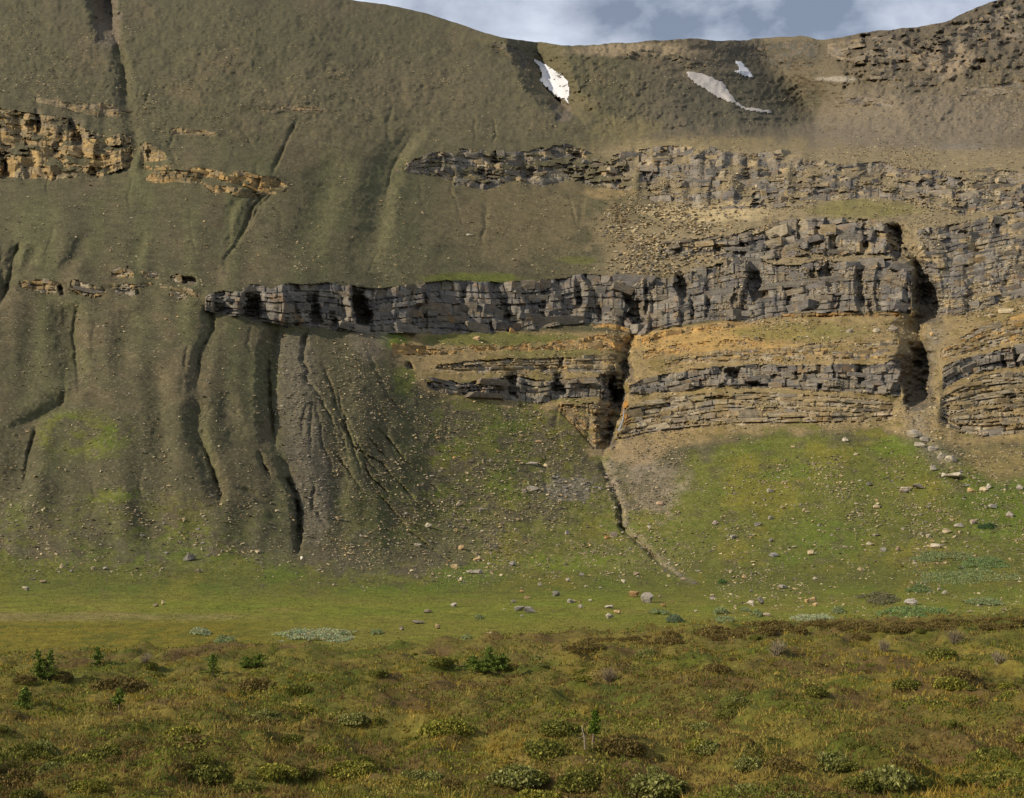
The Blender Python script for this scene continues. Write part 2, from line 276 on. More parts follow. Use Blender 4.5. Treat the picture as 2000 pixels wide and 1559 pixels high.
 dict(n='outcrop', lab='dark crumbly outcrop on the skyline knoll between the two snow patches', top=[(1212, 104), (1250, 98), (1300, 102), (1340, 114), (1400, 124), (1435, 130)], bot=[(1212, 112), (1250, 116), (1300, 128), (1340, 134), (1400, 138), (1435, 146)], bw=12, bh=8, pal=[(92, 86, 70), (108, 98, 78)], tan=1.6, but=3, brk=-0.1, skip=.35),
 dict(n='outcrop', lab='rocks capping the left wall of the snow gully, its shade put into their colour', top=[(955, 80), (1000, 90), (1030, 104), (1060, 140)], bot=[(955, 92), (1000, 116), (1030, 140), (1060, 164)], bw=11, bh=8, pal=[(92, 86, 70), (80, 76, 64)], tan=1.6, but=2.5, skip=.35),  # dark palette carries the shade of the gully's left wall
]
wob = 4.2 * fbm(X / 24.0, Y / 14.0, 4, 21, .6)
brk_n = fbm(X / 34.0, Y / 10.0, 4, 29, .6)
TANB = np.zeros((8, 16))
rows_t = [1300, 1250, 1200, 1150, 1100, 1050, 1000, 900, 800, 600, 400, 300, 250, 150, 50, -200]
cols_t = [-500, 0, 500, 850, 1150, 1400, 1700, 2460]
prof = {
 -500: [.005, .03, .05, .10, .28, .50, .58, .62, .63, .64, .64, .64, .63, .61, .58, .54],
 0:    [.005, .03, .05, .10, .28, .50, .58, .62, .63, .64, .64, .64, .63, .61, .58, .54],
 500:  [.005, .03, .045, .08, .24, .46, .58, .63, .64, .65, .64, .64, .62, .58, .54, .50],
 850:  [.005, .02, .035, .06, .14, .34, .50, .60, .63, .66, .64, .62, .58, .54, .50, .47],
 1150: [.005, .02, .03, .05, .12, .28, .42, .56, .62, .68, .66, .60, .55, .56, .52, .48],
 1400: [.005, .02, .03, .06, .15, .27, .38, .52, .62, .70, .68, .46, .40, .60, .56, .52],
 1700: [.005, .02, .03, .07, .17, .28, .38, .50, .60, .72, .66, .42, .44, .60, .62, .58],
 2460: [.005, .02, .03, .07, .17, .28, .38, .50, .60, .72, .66, .42, .46, .60, .62, .58]}
colprof = np.array([[np.interp(-yy, [-r for r in rows_t], prof[c]) for yy in np.linspace(1300, -200, 301)] for c in cols_t])   # (8,301)
def base_tan(Xa, Ya):
    ci = np.interp(Xa, cols_t, np.arange(8)); ri = np.clip((1300 - Ya) / 5.0, 0, 299.99)
    c0 = np.clip(ci.astype(int), 0, 6); fc = ci - c0; r0 = ri.astype(int); fr = ri - r0
    return (colprof[c0, r0] * (1 - fr) + colprof[c0, r0 + 1] * fr) * (1 - fc) + (colprof[c0 + 1, r0] * (1 - fr) + colprof[c0 + 1, r0 + 1] * fr) * fc
tb = base_tan(X, Y)
ts = tb.copy()
CID = np.zeros(X.shape, int); CMASK = np.zeros(X.shape); CT = np.zeros(X.shape)
for k, c in enumerate(CL, 1):
    x0, x1 = c['top'][0][0], c['top'][-1][0]
    W_ = (slice(0, NV), slice(int(np.searchsorted(XC, x0 - 2)), int(np.searchsorted(XC, x1 + 2)) + 1))
    Xw, Yw = X[W_], Y[W_]
    yt = itp(XC[W_[1]], c['top'])[None, :]; yb = itp(XC[W_[1]], c['bot'])[None, :]
    s = 3.0
    m = sst(yt - s, yt + s, Yw + wob[W_]) * sst(yb + s, yb - s, Yw + wob[W_]) * sst(x0 - 1, x0 + min(14, .18 * (x1 - x0)), Xw) * sst(x1 + 1, x1 - min(14, .18 * (x1 - x0)), Xw)
    if c.get('brk') is not None: m = m * sst(c['brk'] - .12, c['brk'] + .06, brk_n[W_])
    ts[W_] = np.maximum(ts[W_], tb[W_] + ((min(c['tan'], .95) if c['top'][1][1] < 215 else c['tan']) - tb[W_]) * m)
    sel = m > 0.5
    CID[W_][sel] = k; CMASK[W_] = np.maximum(CMASK[W_], m); CT[W_][sel] = ((Yw - yt) / np.maximum(yb - yt, 1))[sel]
RX, TT = pix_dir(X, Y)
def integrate(t):
    d = np.zeros_like(t); dt = np.diff(TT, axis=0)
    s = 0.5 * (t[1:] + t[:-1]); th = 0.5 * (TT[1:] + TT[:-1])
    d[1:] = np.cumsum(dt / np.maximum(s - th, 0.055), axis=0); return d
def gblur_v(a, sig):
    r = int(sig * 3) + 1; p = np.pad(a, ((r, r), (0, 0)), mode='edge'); fr = np.fft.rfftfreq(len(p))
    g = np.exp(-2 * (math.pi * sig * fr) ** 2)[:, None]
    return np.fft.irfft(np.fft.rfft(p, axis=0) * g, n=len(p), axis=0)[r:r + len(a)]
def gblur_h(a, sig): return gblur_v(a.T, sig).T
tb = gblur_h(tb, 38)
L0 = integrate(tb); L0 = gblur_h(L0, 12); L1 = integrate(ts)
df = L1 - L0
df = df - gblur_v(df, 48)
near = np.clip(gblur_h(gblur_v(CMASK, 6), 6) * 2.0, 0, 1)
df = near * gblur_h(df, 1.5) + (1 - near) * gblur_h(df, 16)
LD = math.log(144.0) + L0 + df                     # log of depth
D0 = np.exp(LD)

graze = np.clip(0.42 / np.sin(np.clip(np.arctan(tb) - np.arctan(TT), .05, 1.5)), .75, 4.5)
RECM = np.zeros_like(X)
disp = np.zeros_like(X)                            # metres along the sight line, + is farther (into the hill)
def win(x0, x1, y0, y1):
    c0, c1 = np.searchsorted(XC, x0), np.searchsorted(XC, x1)
    c0, c1 = max(0, min(c0, NX - 1)), max(1, c1); sk = ysky[c0:max(c1, c0 + 1)]
    v1 = ((y0 - ROW0) / (sk.max() - ROW0)) if y0 < ROW0 else 0; v0 = ((y1 - ROW0) / (sk.min() - ROW0))
    return slice(int(np.clip(v0 * (NV - 1) - 2, 0, NV - 1)), int(np.clip(v1 * (NV - 1) + 3, 1, NV))), slice(c0, max(c1, c0 + 1))
def gully(pts, wl, wr, dep, pw=1.5, rough=1.0):
    """pts (x, y) top to bottom; V-shaped cut with left and right wall widths in pixels"""
    p = np.array(pts, float); ys = p[:, 1]
    W_ = win(p[:, 0].min() - wl - 8, p[:, 0].max() + wr + 8, ys[0] - 5, ys[-1] + 5); Xw, Yw = X[W_], Y[W_]
    jy = np.arange(-240, 1400.0); sd = int(abs(p[0, 0] + p[0, 1])) % 40
    jit = fbm(jy / 22.0, jy * 0, 4, sd, .65); wm = 1 + (.5 if min(wl, wr) < 16 and pw else .10) * fbm(jy / 16.0, jy * 0 + 3.3, 3, sd + 3); dm = np.clip(.9 + .9 * fbm(jy / 30.0, jy * 0 + 7.7, 3, sd + 5), .15, 1.6)
    xg = np.interp(Yw, ys, p[:, 0]) + rough * (2.0 + .10 * min(wl, 40)) * np.interp(Yw, jy, jit)
    wv = np.interp(Yw, jy, wm)
    dx = (Xw - xg) / wv + (.30 * min(wl, wr, 14)) * fbm(Xw / 7.0, Yw / 6.0, 3, sd + 7)
    taper = sst(ys[0] - 4, ys[0] + 0.12 * (ys[-1] - ys[0]) + 6, Yw) * sst(ys[-1] + 4, ys[-1] - 0.3 * (ys[-1] - ys[0]) - 6, Yw)
    pr = np.where(dx < 0, np.clip(1 + dx / wl, 0, 1), np.clip(1 - dx / wr, 0, 1))
    pr = .64 * pr * pr * (3 - 2 * pr) if pw == 0 else pr ** pw
    disp[W_] += 1.35 * dep * pr * taper * (np.interp(Yw, jy, dm) if rough > .7 and pw and min(wl, wr) < 16 else 1)
gully([(188, -150), (205, 20), (225, 70), (240, 130), (246, 190), (252, 225), (264, 275), (270, 320), (262, 352)], 26, 22, 4, 0)
gully([(200, -150), (208, 0), (226, 80)], 42, 18, 24, 1.05, .8)
gully([(226, 60), (240, 130), (246, 190), (250, 220)], 12, 9, 4.5, 1.0); gully([(236, 80), (248, 140), (249, 195)], 5, 5, 1.6)
gully([(578, 233), (560, 275), (536, 325), (530, 345)], 6, 6, 2.6, 1.0)
gully([(520, 378), (490, 408), (482, 440), (460, 480), (439, 505), (443, 545)], 7, 7, 2.8, 1.0)
gully([(520, 378), (490, 408), (470, 450), (440, 500)], 26, 22, 2.4, 0)
gully([(537, 376), (505, 402), (486, 445)], 5, 5, 1.6, 1.0)
gully([(470, 385), (452, 410), (440, 450)], 22, 16, 2.0, 0)
gully([(1030, 0), (1052, 110), (1075, 160), (1105, 205), (1146, 243)], 56, 50, 36, 1.1, .8)
gully([(1045, 110), (1070, 180), (1105, 212), (1148, 245)], 24, 12, 9, 1.0)
gully([(830, 240), (790, 280), (760, 330), (748, 400), (736, 460), (705, 540)], 60, 34, 6.0, 0)
gully([(800, 272), (765, 330), (750, 400)], 6, 6, 1.0); gully([(745, 480), (730, 510), (715, 545)], 4, 4, .8)
gully([(650, 300), (640, 380), (600, 470), (580, 530)], 60, 50, 4.0, 0)
gully([(40, 470), (25, 500), (18, 555), (-10, 610)], 22, 18, 4, 0); gully([(38, 472), (25, 505), (16, 560), (-10, 612)], 6, 6, 2.2)
gully([(70, 478), (60, 510), (30, 545)], 24, 18, 3.0, 0); gully([(160, 460), (150, 500), (120, 545)], 30, 24, 3.0, 0); gully([(280, 450), (270, 490), (258, 525)], 30, 20, 2.4, 0)
gully([(150, 588), (142, 640), (148, 710), (156, 770)], 60, 30, 6.0, 0); gully([(150, 600), (142, 650), (150, 720), (156, 775)], 6, 7, 1.8)
gully([(158, 750), (120, 785), (80, 812), (62, 850), (50, 900), (42, 950), (10, 1000)], 60, 36, 4.0, 0); gully([(70, 830), (55, 890), (45, 960)], 7, 6, 2.2)
gully([(150, 775), (110, 800), (50, 830), (-30, 850)], 44, 60, 2.2, 0)
gully([(250, 600), (240, 680), (235, 760)], 40, 40, 3.0, 0)
gully([(545, 625), (532, 690), (527, 760), (535, 850), (545, 900)], 34, 95, 8.5, 1.2, .6)
gully([(524, 690), (527, 760), (535, 850), (543, 890)], 8, 4, 3.2, 1.0, 1.2)
gully([(545, 880), (558, 925), (578, 965), (585, 1030), (580, 1085)], 18, 60, 3.6, 1.2)
gully([(575, 958), (584, 1000), (586, 1050), (578, 1092)], 12, 7, 4.4, 1.0, 1.2); gully([(556, 930), (576, 962), (583, 972)], 14, 9, 3.4, 1.1)
gully([(505, 880), (518, 915), (530, 940)], 8, 8, 2.0); gully([(470, 950), (520, 985), (570, 1000)], 24, 30, 2.4, 0)
gully([(600, 645), (592, 690), (598, 740), (622, 770)], 9, 8, 3.4, 1.0, 2.0); gully([(598, 740), (624, 775), (652, 830), (672, 865)], 6, 6, 2.6, 1.0, 2.0)
gully([(628, 700), (660, 800), (690, 872), (742, 905), (800, 965), (832, 1012)], 6, 6, 2.6, 1.0, 2.0)
_rg = np.random.default_rng(4)
for _i in range(20):
    _x = _rg.uniform(600, 745); _y = _rg.uniform(655, 960); _l = _rg.uniform(60, 200); _k = .12 + .5 * (_x - 590) / 160 + .25 * (_y > 820) + _rg.normal(0, .14)
    gully([(_x, _y), (_x + _l * _k * .4 + _rg.normal(0, 5), _y + _l * .5), (_x + _l * _k, _y + _l)], _rg.uniform(3, 7), _rg.uniform(3, 6), _rg.uniform(.4, 1.6), 1.0, 2.6)
for _i in range(46):                     # small rills on the open talus
    _x = _rg.uniform(-20, 1180); _y = _rg.choice([_rg.uniform(150, 480), _rg.uniform(620, 980)]); _l = _rg.uniform(40, 120)
    gully([(_x, _y), (_x + _rg.normal(-4, 8), _y + _l * .5), (_x + _rg.normal(-6, 12), _y + _l)], _rg.uniform(3, 9), _rg.uniform(3, 8), _rg.uniform(.3, .9), 1.0, 1.6)
gully([(410, 598), (416, 640), (392, 690), (382, 750), (384, 800)], 26, 30, 3.4, 0); gully([(410, 600), (416, 640), (390, 692), (380, 760)], 5, 6, 2.2, 1.0, 1.4)
gully([(384, 770), (386, 850), (408, 905), (428, 960), (430, 1000), (396, 1030)], 34, 24, 4.2, 0); gully([(388, 850), (410, 905), (430, 965), (428, 1000)], 7, 6, 2.4, 1.0, 1.4)
gully([(300, 700), (318, 820), (322, 900), (318, 940)], 40, 34, 3.0, 0); gully([(440, 760), (455, 830), (470, 900)], 36, 30, 2.8, 0)
gully([(875, 360), (892, 400), (905, 450)], 4, 4, .9); gully([(962, 230), (968, 265), (960, 285)], 4, 4, 1.2); gully([(1108, 375), (1122, 420), (1128, 450)], 4, 4, .8)
# the waterfall ravine and its stream bed
gully([(1236, 640), (1232, 665), (1222, 700), (1220, 740), (1214, 790), (1200, 840), (1176, 885), (1170, 905)], 18, 12, 9, 1.1, .9)
gully([(1216, 770), (1200, 830), (1178, 880)], 40, 8, 6, 1.0, .9)
gully([(1168, 885), (1186, 930), (1208, 980), (1214, 1030), (1248, 1062), (1296, 1105), (1345, 1138)], 10, 10, 3.4, 1.0, 2.2)
# the right-hand ravine
gully([(1745, 434), (1760, 470), (1790, 510)], 22, 24, 9, 1.0, .4)
gully([(1780, 500), (1798, 540), (1806, 590), (1800, 622)], 26, 40, 12, 1.1, .4)
gully([(1800, 610), (1792, 645), (1808, 690), (1812, 730), (1800, 770), (1782, 800)], 52, 24, 15, 1.1, .4)
gully([(1785, 800), (1795, 850), (1830, 890), (1862, 930), (1930, 985)], 24, 22, 1.6)
# upper right bowl and its shaded flank
gully([(1470, 0), (1500, 110), (1560, 170), (1590, 230), (1592, 300)], 150, 190, 36, 1.2, .3)
gully([(1440, 10), (1500, 150), (1560, 200), (1600, 262)], 90, 120, 16, 1.1, .5)
gully([(1440, 10), (1480, 120), (1540, 165), (1580, 215)], 60, 80, 6, 0, .5)
gully([(1790, -20), (1830, 150), (1840, 220)], 70, 70, 7, 0)
# soft rolls on the big left dome
disp += 5.0 * fbm(X / 260.0, Y / 420.0, 2, 9) * sst(1150, 1000, Y)
disp += 3.4 * fbm(X / 72.0, Y / 230.0, 2, 12) * sst(1130, 1040, Y) * sst(960, 700, X) * sst(300, 480, Y)
# fine ground relief
talus = (1 - CMASK)
disp += talus * (1 + 1.8 * sst(330, 200, Y)) * (1 - .45 * sst(700, 500, X) * sst(330, 400, Y)) * (0.65 * fbm(X / 26.0, Y / 20.0, 4, 15) + 0.30 * fbm(X / 7.0, Y / 5.0, 3, 16)) * sst(1190, 1060, Y)
rough_up = sst(950, 1200, X) * sst(300, 220, Y) + 0.5 * sst(250, 120, Y) * sst(950, 800, X) * sst(1250, 1100, X) * 0 + 0.35 * sst(330, 150, Y)
disp += talus * np.clip(rough_up, 0, 1) * (2.4 * fbm(X / 18.0, Y / 12.0, 4, 18) + 2.2 * np.abs(fbm(X / 9.0, Y / 6.0, 3, 19)))
hw = sst(1600, 1680, X) * sst(230, 120, Y)
disp += talus * hw * (8.0 * fbm(X / 40.0, Y / 22.0, 4, 23) + 6 * fbm(X / 12.0, Y / 8.0, 3, 24))
# the steep beds below the lower cliff: thin benches
bed = sst(1120, 1200, X) * sst(650, 690, Y) * sst(880, 845, Y)
CMw = CMASK * sst(220, 320, Y)
disp *= graze * (1 - CMw) + CMw * np.clip(graze, .75, 1.6)
# cliffs: buttresses, recesses, jointed blocks
for k, c in enumerate(CL, 1):
    s = CID == k
    if not s.any(): continue
    xx, yy, tt = X[s], Y[s], CT[s]
    b = c['but']
    r = fbm(xx / 46.0, yy / 150.0, 3, 30 + k % 9)
    d = -b * 0.7 * np.abs(r) * 2.0 + b * 1.2 - b * 0.25 * fbm(xx / 24.0, yy / 90.0, 2, 33)
    for per, am in ((64.0, 1.9 if c['tan'] > 2.5 else .9), (23.0, .3)):       # buttresses: faces turned to the left, abrupt right sides
        ph = xx / per + .9 * fbm(xx / 110.0, yy / 160.0, 3, 26 + k % 4) + .35 * np.floor(tt * 3 + .6 * vnoise(xx / 40.0, yy * 0, 28)) * hash01(k, 5, 2)
        fi = np.floor(ph); fr = ph - fi
        d = d - b * am * np.minimum(fr ** 1.2, (1 - fr) / .10) * (.25 + .9 * hash01(fi, fi * 0 + k, 4))
    yt = itp(xx, c['top']); yb = itp(xx, c['bot'])
    hh = c['bh']; nl = np.maximum(1, np.round(np.median(yb - yt) / hh))
    lay = tt * nl + 0.5 * fbm(xx / 120.0, yy / 80.0, 3, 35 + k % 5)
    lay = lay + .28 * np.sin(lay * 2.1 + k)               # uneven bed thickness
    li = np.floor(lay); lf = lay - li
    off = hash01(li, li * 0 + k, 1) * 97
    amp = 0.05 * c['bw'] + 0.2
    d = d - 1.5 * amp * (hash01(li, li * 0 + 5 * k, 7) - .5) * (.6 + .8 * vnoise(xx / 70.0, li * 3.1, 36))      # whole beds stand proud or back
    bx = (xx + 5 * fbm(xx / 30.0, yy / 60.0, 2, 37)) / (c['bw'] * (0.7 + 1.5 * hash01(li, li * 0 + 3 * k, 2))) + off
    bi = np.floor(bx); bf = bx - bi
    d = d + amp * (hash01(bi, li + 31 * k, 3) - 0.5) * 1.1
    joint = .7 * np.clip(1 - np.minimum(bf, 1 - bf) * c['bw'] / 2.0, 0, 1) + np.clip(1 - np.minimum(lf, 1 - lf) * hh / 2.2, 0, 1)
    d = d + 1.0 * amp * np.clip(joint, 0, 1) + 0.12 * fbm(xx / 5.0, yy / 5.0, 3, 39)
    disp[s] += d * (.5 + .5 * sst(170, 260, yy))
REC = [(494, 600, 24, 40, 7), (613, 606, 18, 44, 6), (703, 604, 30, 56, 11), (650, 625, 12, 30, 3), (986, 604, 14, 40, 4), (960, 640, 8, 20, 2), (1130, 575, 16, 40, 4), (1238, 606, 30, 56, 7), (1262, 580, 10, 60, 4),
       (1170, 610, 12, 30, 3), (1328, 556, 18, 44, 6), (1475, 556, 30, 50, 8), (1440, 590, 20, 40, 3), (1615, 533, 26, 28, 6), (1590, 540, 12, 26, 4), (1752, 478, 26, 50, 9), (1640, 590, 9, 40, 2.5), (1700, 600, 12, 26, 2.5),
       (1450, 485, 9, 32, 4), (1632, 480, 12, 28, 3), (1000, 752, 20, 40, 6), (1094, 750, 24, 36, 6), (1094, 706, 12, 24, 3), (1060, 718, 9, 16, 2), (1188, 758, 30, 44, 7), (1433, 732, 22, 24, 5), (1470, 748, 26, 8, 3),
       (1556, 730, 14, 14, 3), (1600, 745, 8, 30, 2), (1680, 735, 14, 26, 3.5), (1630, 725, 6, 30, 2), (5, 322, 16, 40, 6), (150, 258, 24, 40, 8), (75, 240, 10, 40, 5), (182, 335, 14, 20, 3), (100, 345, 18, 12, 3), (60, 245, 20, 20, 3), (110, 290, 12, 16, 2),
       (290, 300, 12, 14, 3), (955, 310, 26, 14, 4), (950, 340, 24, 20, 4), (1030, 338, 26, 22, 5), (1130, 305, 16, 12, 3), (1230, 325, 22, 22, 4), (1270, 350, 18, 24, 4), 
       (1990, 700, 14, 30, 4), (1960, 705, 8, 20, 3), (1880, 455, 18, 10, 3), (1950, 445, 8, 20, 3), (1910, 490, 14, 8, 2), (120, 568, 10, 16, 3), (370, 548, 20, 14, 4), (266, 568, 8, 10, 2), (800, 715, 12, 10, 3),
       (1806, 585, 46, 72, 13), (1784, 745, 52, 84, 13), (1796, 696, 36, 40, 9), (1202, 765, 26, 60, 7), (1184, 836, 30, 66, 5), (1224, 724, 22, 34, 6), (205, 30, 40, 90, 14), (1096, 212, 30, 40, 10),
       (830, 600, 8, 60, 2), (1060, 600, 10, 50, 2.5), (905, 590, 10, 40, 2.5), (1385, 575, 12, 50, 3), (1540, 580, 10, 50, 3), (1680, 560, 12, 60, 3.5), (1350, 600, 8, 40, 3), (1500, 470, 10, 40, 3), (1560, 455, 8, 40, 3), (1400, 490, 10, 24, 3), (1690, 460, 10, 50, 3)]
for (rx, ry, w, h, dp) in REC:
    W_ = win(rx - w * 2.2 - 10, rx + w * 2.2 + 10, ry - h * .9 - 8, ry + h * .9 + 8); Xw, Yw, ww = X[W_], Y[W_], wob[W_]
    q = 3.2 * ww * min(1, w / 24) + .26 * (ry - Yw) * (w / h)
    # abrupt left wall, gentler right wall, undercut floor
    m = sst(rx - w * 0.55, rx - w * 0.40, Xw + q) * sst(rx + w * 0.75, rx + w * 0.25, Xw + q) * sst(ry - h * 0.85, ry - h * 0.1, Yw + ww) * sst(ry + h * 0.72, ry + h * 0.42, Yw + ww)
    dp = dp * 1.35; disp[W_] += dp * m; RECM[W_] = np.maximum(RECM[W_], m * dp)
rm = np.clip(RECM / 4, 0, 1)                       # broken rock inside the recesses
disp += rm * (1.3 * fbm(X / 14.0, Y / 9.0, 3, 25) + 1.1 * np.abs(fbm(X / 6.0, Y / 7.0, 3, 26)) + .5 * np.floor(3 * vnoise(X / 12.0, Y / 6.0, 27)))
LD = LD + disp / D0
D = np.exp(LD)
P3 = np.stack([RX * D, D, EYE + TT * D], -1)

def grid_at(A, px, py):
    ci = int(np.clip(np.interp(px, XC, np.arange(NX)), 0, NX - 1)); yk = ysky[ci]
    return A[int(np.clip((py - ROW0) / (yk - ROW0), 0, 1) * (NV - 1)), ci]
def terrain_at(px, py):
    """world points on the mountain seen at photo pixels (px, py)"""
    px = np.atleast_1d(np.asarray(px, float)); py = np.atleast_1d(np.asarray(py, float))
    ci = np.clip(np.interp(px, XC, np.arange(NX)), 0, NX - 1.001); c0 = ci.astype(int); fc = ci - c0
    yk = ysky[c0] * (1 - fc) + ysky[c0 + 1] * fc
    vi = np.clip((py - ROW0) / (yk - ROW0), 0, 1) * (NV - 1.001); v0 = vi.astype(int); fv = vi - v0
    ld = (LD[v0, c0] * (1 - fc) + LD[v0, c0 + 1] * fc) * (1 - fv) + (LD[v0 + 1, c0] * (1 - fc) + LD[v0 + 1, c0 + 1] * fc) * fv
    d = np.exp(ld); rx, tt = pix_dir(px, py)
    return np.stack([rx * d, d, EYE + tt * d], -1)
# ------------------------------------------------------------------ ground colours (what grows or lies there, plus shade on the spur flank)
nA = fbm(X / 90.0, Y / 60.0, 4, 41); nB = fbm(X / 30.0, Y / 18.0, 4, 42); nC = fbm(X / 9.0, Y / 5.0, 3, 43)
wX, wD = P3[..., 0], P3[..., 1]
nM = fbm(wX / 9.0, wD / 9.0, 4, 44); nMs = fbm(wX / 2.5, wD / 3.5, 3, 45)
C = np.empty(X.shape + (3,)); C[:] = lin((86, 81, 57))
def put(col, m):
    global C
    C = C + (lin(col) - C) * np.clip(m, 0, 1)[..., None]
def ell(cx, cy, rx, ry, ns=0.5):
    return sst(1.25, 0.65, np.sqrt(((X - cx) / rx) ** 2 + ((Y - cy) / ry) ** 2) + ns * nB)
put((96, 86, 63), sst(-0.05, 0.5, nA) * .8); put((91, 88, 59), sst(0.05, 0.5, fbm(X / 46.0, Y / 150.0, 3, 46)) * sst(230, 330, Y) * sst(1000, 800, X))
put((76, 71, 51), sst(0.1, 0.6, nB) * 0.5)
put((98, 94, 64), ell(780, 420, 80, 170, .3) * .7); put((106, 95, 68), ell(1000, 430, 170, 90) * .8)
put((102, 93, 68), ell(820, 200, 330, 110) * .5)
# upper right: bench, bowl, knoll
put((100, 90, 71), sst(1150, 1350, X) * sst(330, 280, Y))
put((126, 112, 80), ell(1480, 290, 320, 26, .3)); put((114, 103, 85), ell(1800, 240, 260, 70, .4)); put((78, 74, 58), ell(1440, 200, 160, 66, .5) * .85); put((80, 75, 60), ell(1520, 105, 100, 26, .6) * .8)  # spur flank darkened: dark rocks, plus the flank's shade put into the colour
put((134, 118, 92), ell(1250, 98, 130, 14, .2)); put((116, 105, 70), ell(1210, 250, 70, 22, .6) * .5)
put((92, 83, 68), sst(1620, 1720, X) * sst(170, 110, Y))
put((156, 148, 134), ell(1635, 155, 45, 5, .6) * .7); put((150, 132, 108), ell(1850, 120, 60, 26) * .6); put((112, 106, 98), ell(1880, 292, 60, 10) * .8)
# rubble below the bench
xb_ = itp(Y, [(290, 1150), (340, 1200), (400, 1275), (450, 1250), (520, 1190), (560, 1130)])
put((128, 114, 86), sst(xb_ - 90, xb_ + 90, X + 90 * nA + 60 * nB) * sst(282, 300, Y) * sst(560, 520, Y))
put((130, 114, 84), ell(1210, 460, 60, 60, .9) * .6); put((168, 150, 112), ell(1390, 416, 120, 18, .35)); put((118, 110, 68), ell(1690, 408, 110, 18, .35))
put((146, 112, 76), ell(1275, 325, 26, 16, .5) * .8); put((140, 119, 82), ell(1190, 376, 50, 14, .8) * .7)
# layered zone
bed0 = itp(X, [(745, 640), (1240, 650), (1450, 622), (1800, 604), (2460, 540)])
beds = sst(745, 800, X + 20 * nB) * sst(bed0 - 4, bed0 + 8, Y) * (Y < 900)
lowb = itp(X, [(700, 700), (760, 720), (830, 765), (950, 785), (1050, 795), (1100, 815), (1160, 900), (1230, 900), (1320, 868), (1460, 842), (1560, 838), (1740, 835), (1800, 860), (1900, 868), (2000, 866), (2460, 860)])
beds = beds * sst(lowb + 14, lowb - 10, Y + 14 * nB)
put((140, 120, 82), beds); put((120, 104, 62), beds * sst(0.1, 0.5, nB)); put((162, 132, 80), beds * ell(1380, 660, 190, 32, .5)); put((128, 114, 80), beds * ell(1500, 800, 260, 40) * .7)
put((96, 98, 42), beds * ell(960, 662, 150, 14, .5) * .8); put((106, 104, 50), beds * ell(1560, 650, 130, 18, .6) * .6); put((106, 104, 50), beds * ell(1080, 690, 120, 10, .6) * .6)
# green ledges
put((96, 100, 42), ell(930, 544, 110, 11, .4) * .9); put((98, 98, 48), ell(1130, 508, 40, 9, .5) * .7); put((94, 102, 40), ell(768, 664, 34, 20, .35))
put((94, 100, 42), ell(790, 745, 26, 26, .4) * .8)
# grass on the lower slopes
gl = itp(X, [(-500, 1072), (0, 1086), (150, 1100), (300, 1102), (450, 1082), (600, 1108), (700, 1132), (850, 1118), (950, 1085), (1060, 1040), (1120, 985), (1220, 985), (1290, 1000), (1310, 950), (1345, 905), (1400, 882), (1460, 850), (1550, 842), (1650, 852), (1740, 842), (1790, 868), (1840, 872), (1880, 905), (1930, 955), (1960, 966), (2000, 940), (2460, 900)])
grass = sst(gl - 22, gl + 22, Y + 34 * nB + 10 * nC)
mixz = ell(1010, 920, 210, 200, .4) * .9 + ell(200, 1030, 330, 70, .5) * .5 + ell(165, 850, 95, 52, .35) + ell(225, 972, 60, 22, .5) * .8 + ell(760, 1010, 120, 90, .6) * .35 + ell(1960, 900, 80, 22, .5) * .7 + ell(1885, 855, 24, 8, .3)
grass_m = np.clip(grass + np.clip(mixz, 0, 1) * sst(-0.35, 0.35, nB + 0.6 * nC), 0, 1)
put((95, 97, 43), grass_m)
put((112, 106, 42), grass_m * sst(0.0, 0.5, nA + .3 * nC) * .8); put((90, 102, 36), grass_m * sst(0.1, 0.5, fbm(X / 110.0, Y / 40.0, 3, 48)) * .8)
put((104, 114, 36), ell(1120, 1100, 120, 16, .4) * .9); put((82, 96, 30), ell(1960, 960, 90, 90, .4) * .7); put((90, 106, 34), ell(760, 1160, 110, 20, .5) * .7)
put((128, 110, 72), ell(1955, 905, 70, 36, .4) * .8)
put((88, 80, 56), grass_m * sst(.25, .6, fbm(X / 34.0, Y / 15.0, 3, 49)) * .5)
put((118, 110, 66), sst(840, 1000, X) * sst(860, 1000, Y) * sst(1150, 1090, Y) * sst(1400, 1250, X) * sst(0, .4, nC) * .6)
# valley floor
fl = sst(1140, 1190, Y + 10 * nM)
put((122, 121, 46), fl * .85); put((106, 116, 38), fl * sst(0, .45, nM) * .7); put((124, 110, 56), fl * sst(.1, .5, -nM) * .6)
put((132, 118, 74), ell(180, 1206, 330, 9, .3) * .8); put((120, 108, 36), sst(1205, 1222, Y + 4 * nMs) * sst(640, 420, X)); put((92, 92, 30), sst(1205, 1222, Y) * sst(640, 420, X) * sst(-.1, .4, nMs) * .7)
put((96, 98, 36), fl * sst(.05, .5, nMs) * .5)
put((118, 112, 44), sst(1200, 1220, Y) * sst(420, 640, X) * .6)
# gravel: scree chute, stream bed, fan
cx_ = X - (Y - 700) * .12 + 16 * nB
put((94, 87, 71), sst(522, 552, cx_ + 14 * nC) * sst(640, 590, cx_ + 14 * nC) * sst(640, 665, Y) * sst(1010, 940, Y) * .85)
put((94, 87, 71), ell(612, 1000, 34, 60, .4) * .8); put((124, 112, 94), ell(725, 665, 40, 40, .5) * .5)
sx = np.interp(Y, [880, 930, 980, 1030, 1062, 1105, 1138], [1170, 1190, 1210, 1216, 1250, 1298, 1345])
put((136, 123, 103), (np.exp(-((X - sx - 4) / 11.0) ** 2) * sst(885, 915, Y) * sst(1145, 1130, Y) * .9 + ell(1288, 950, 50, 62, .7) * .7 + ell(1230, 905, 44, 34, .6) * .6) * (.45 + .55 * sst(-.25, .25, nC)))
put((142, 122, 90), ell(1240, 880, 70, 26, .5) * .8)
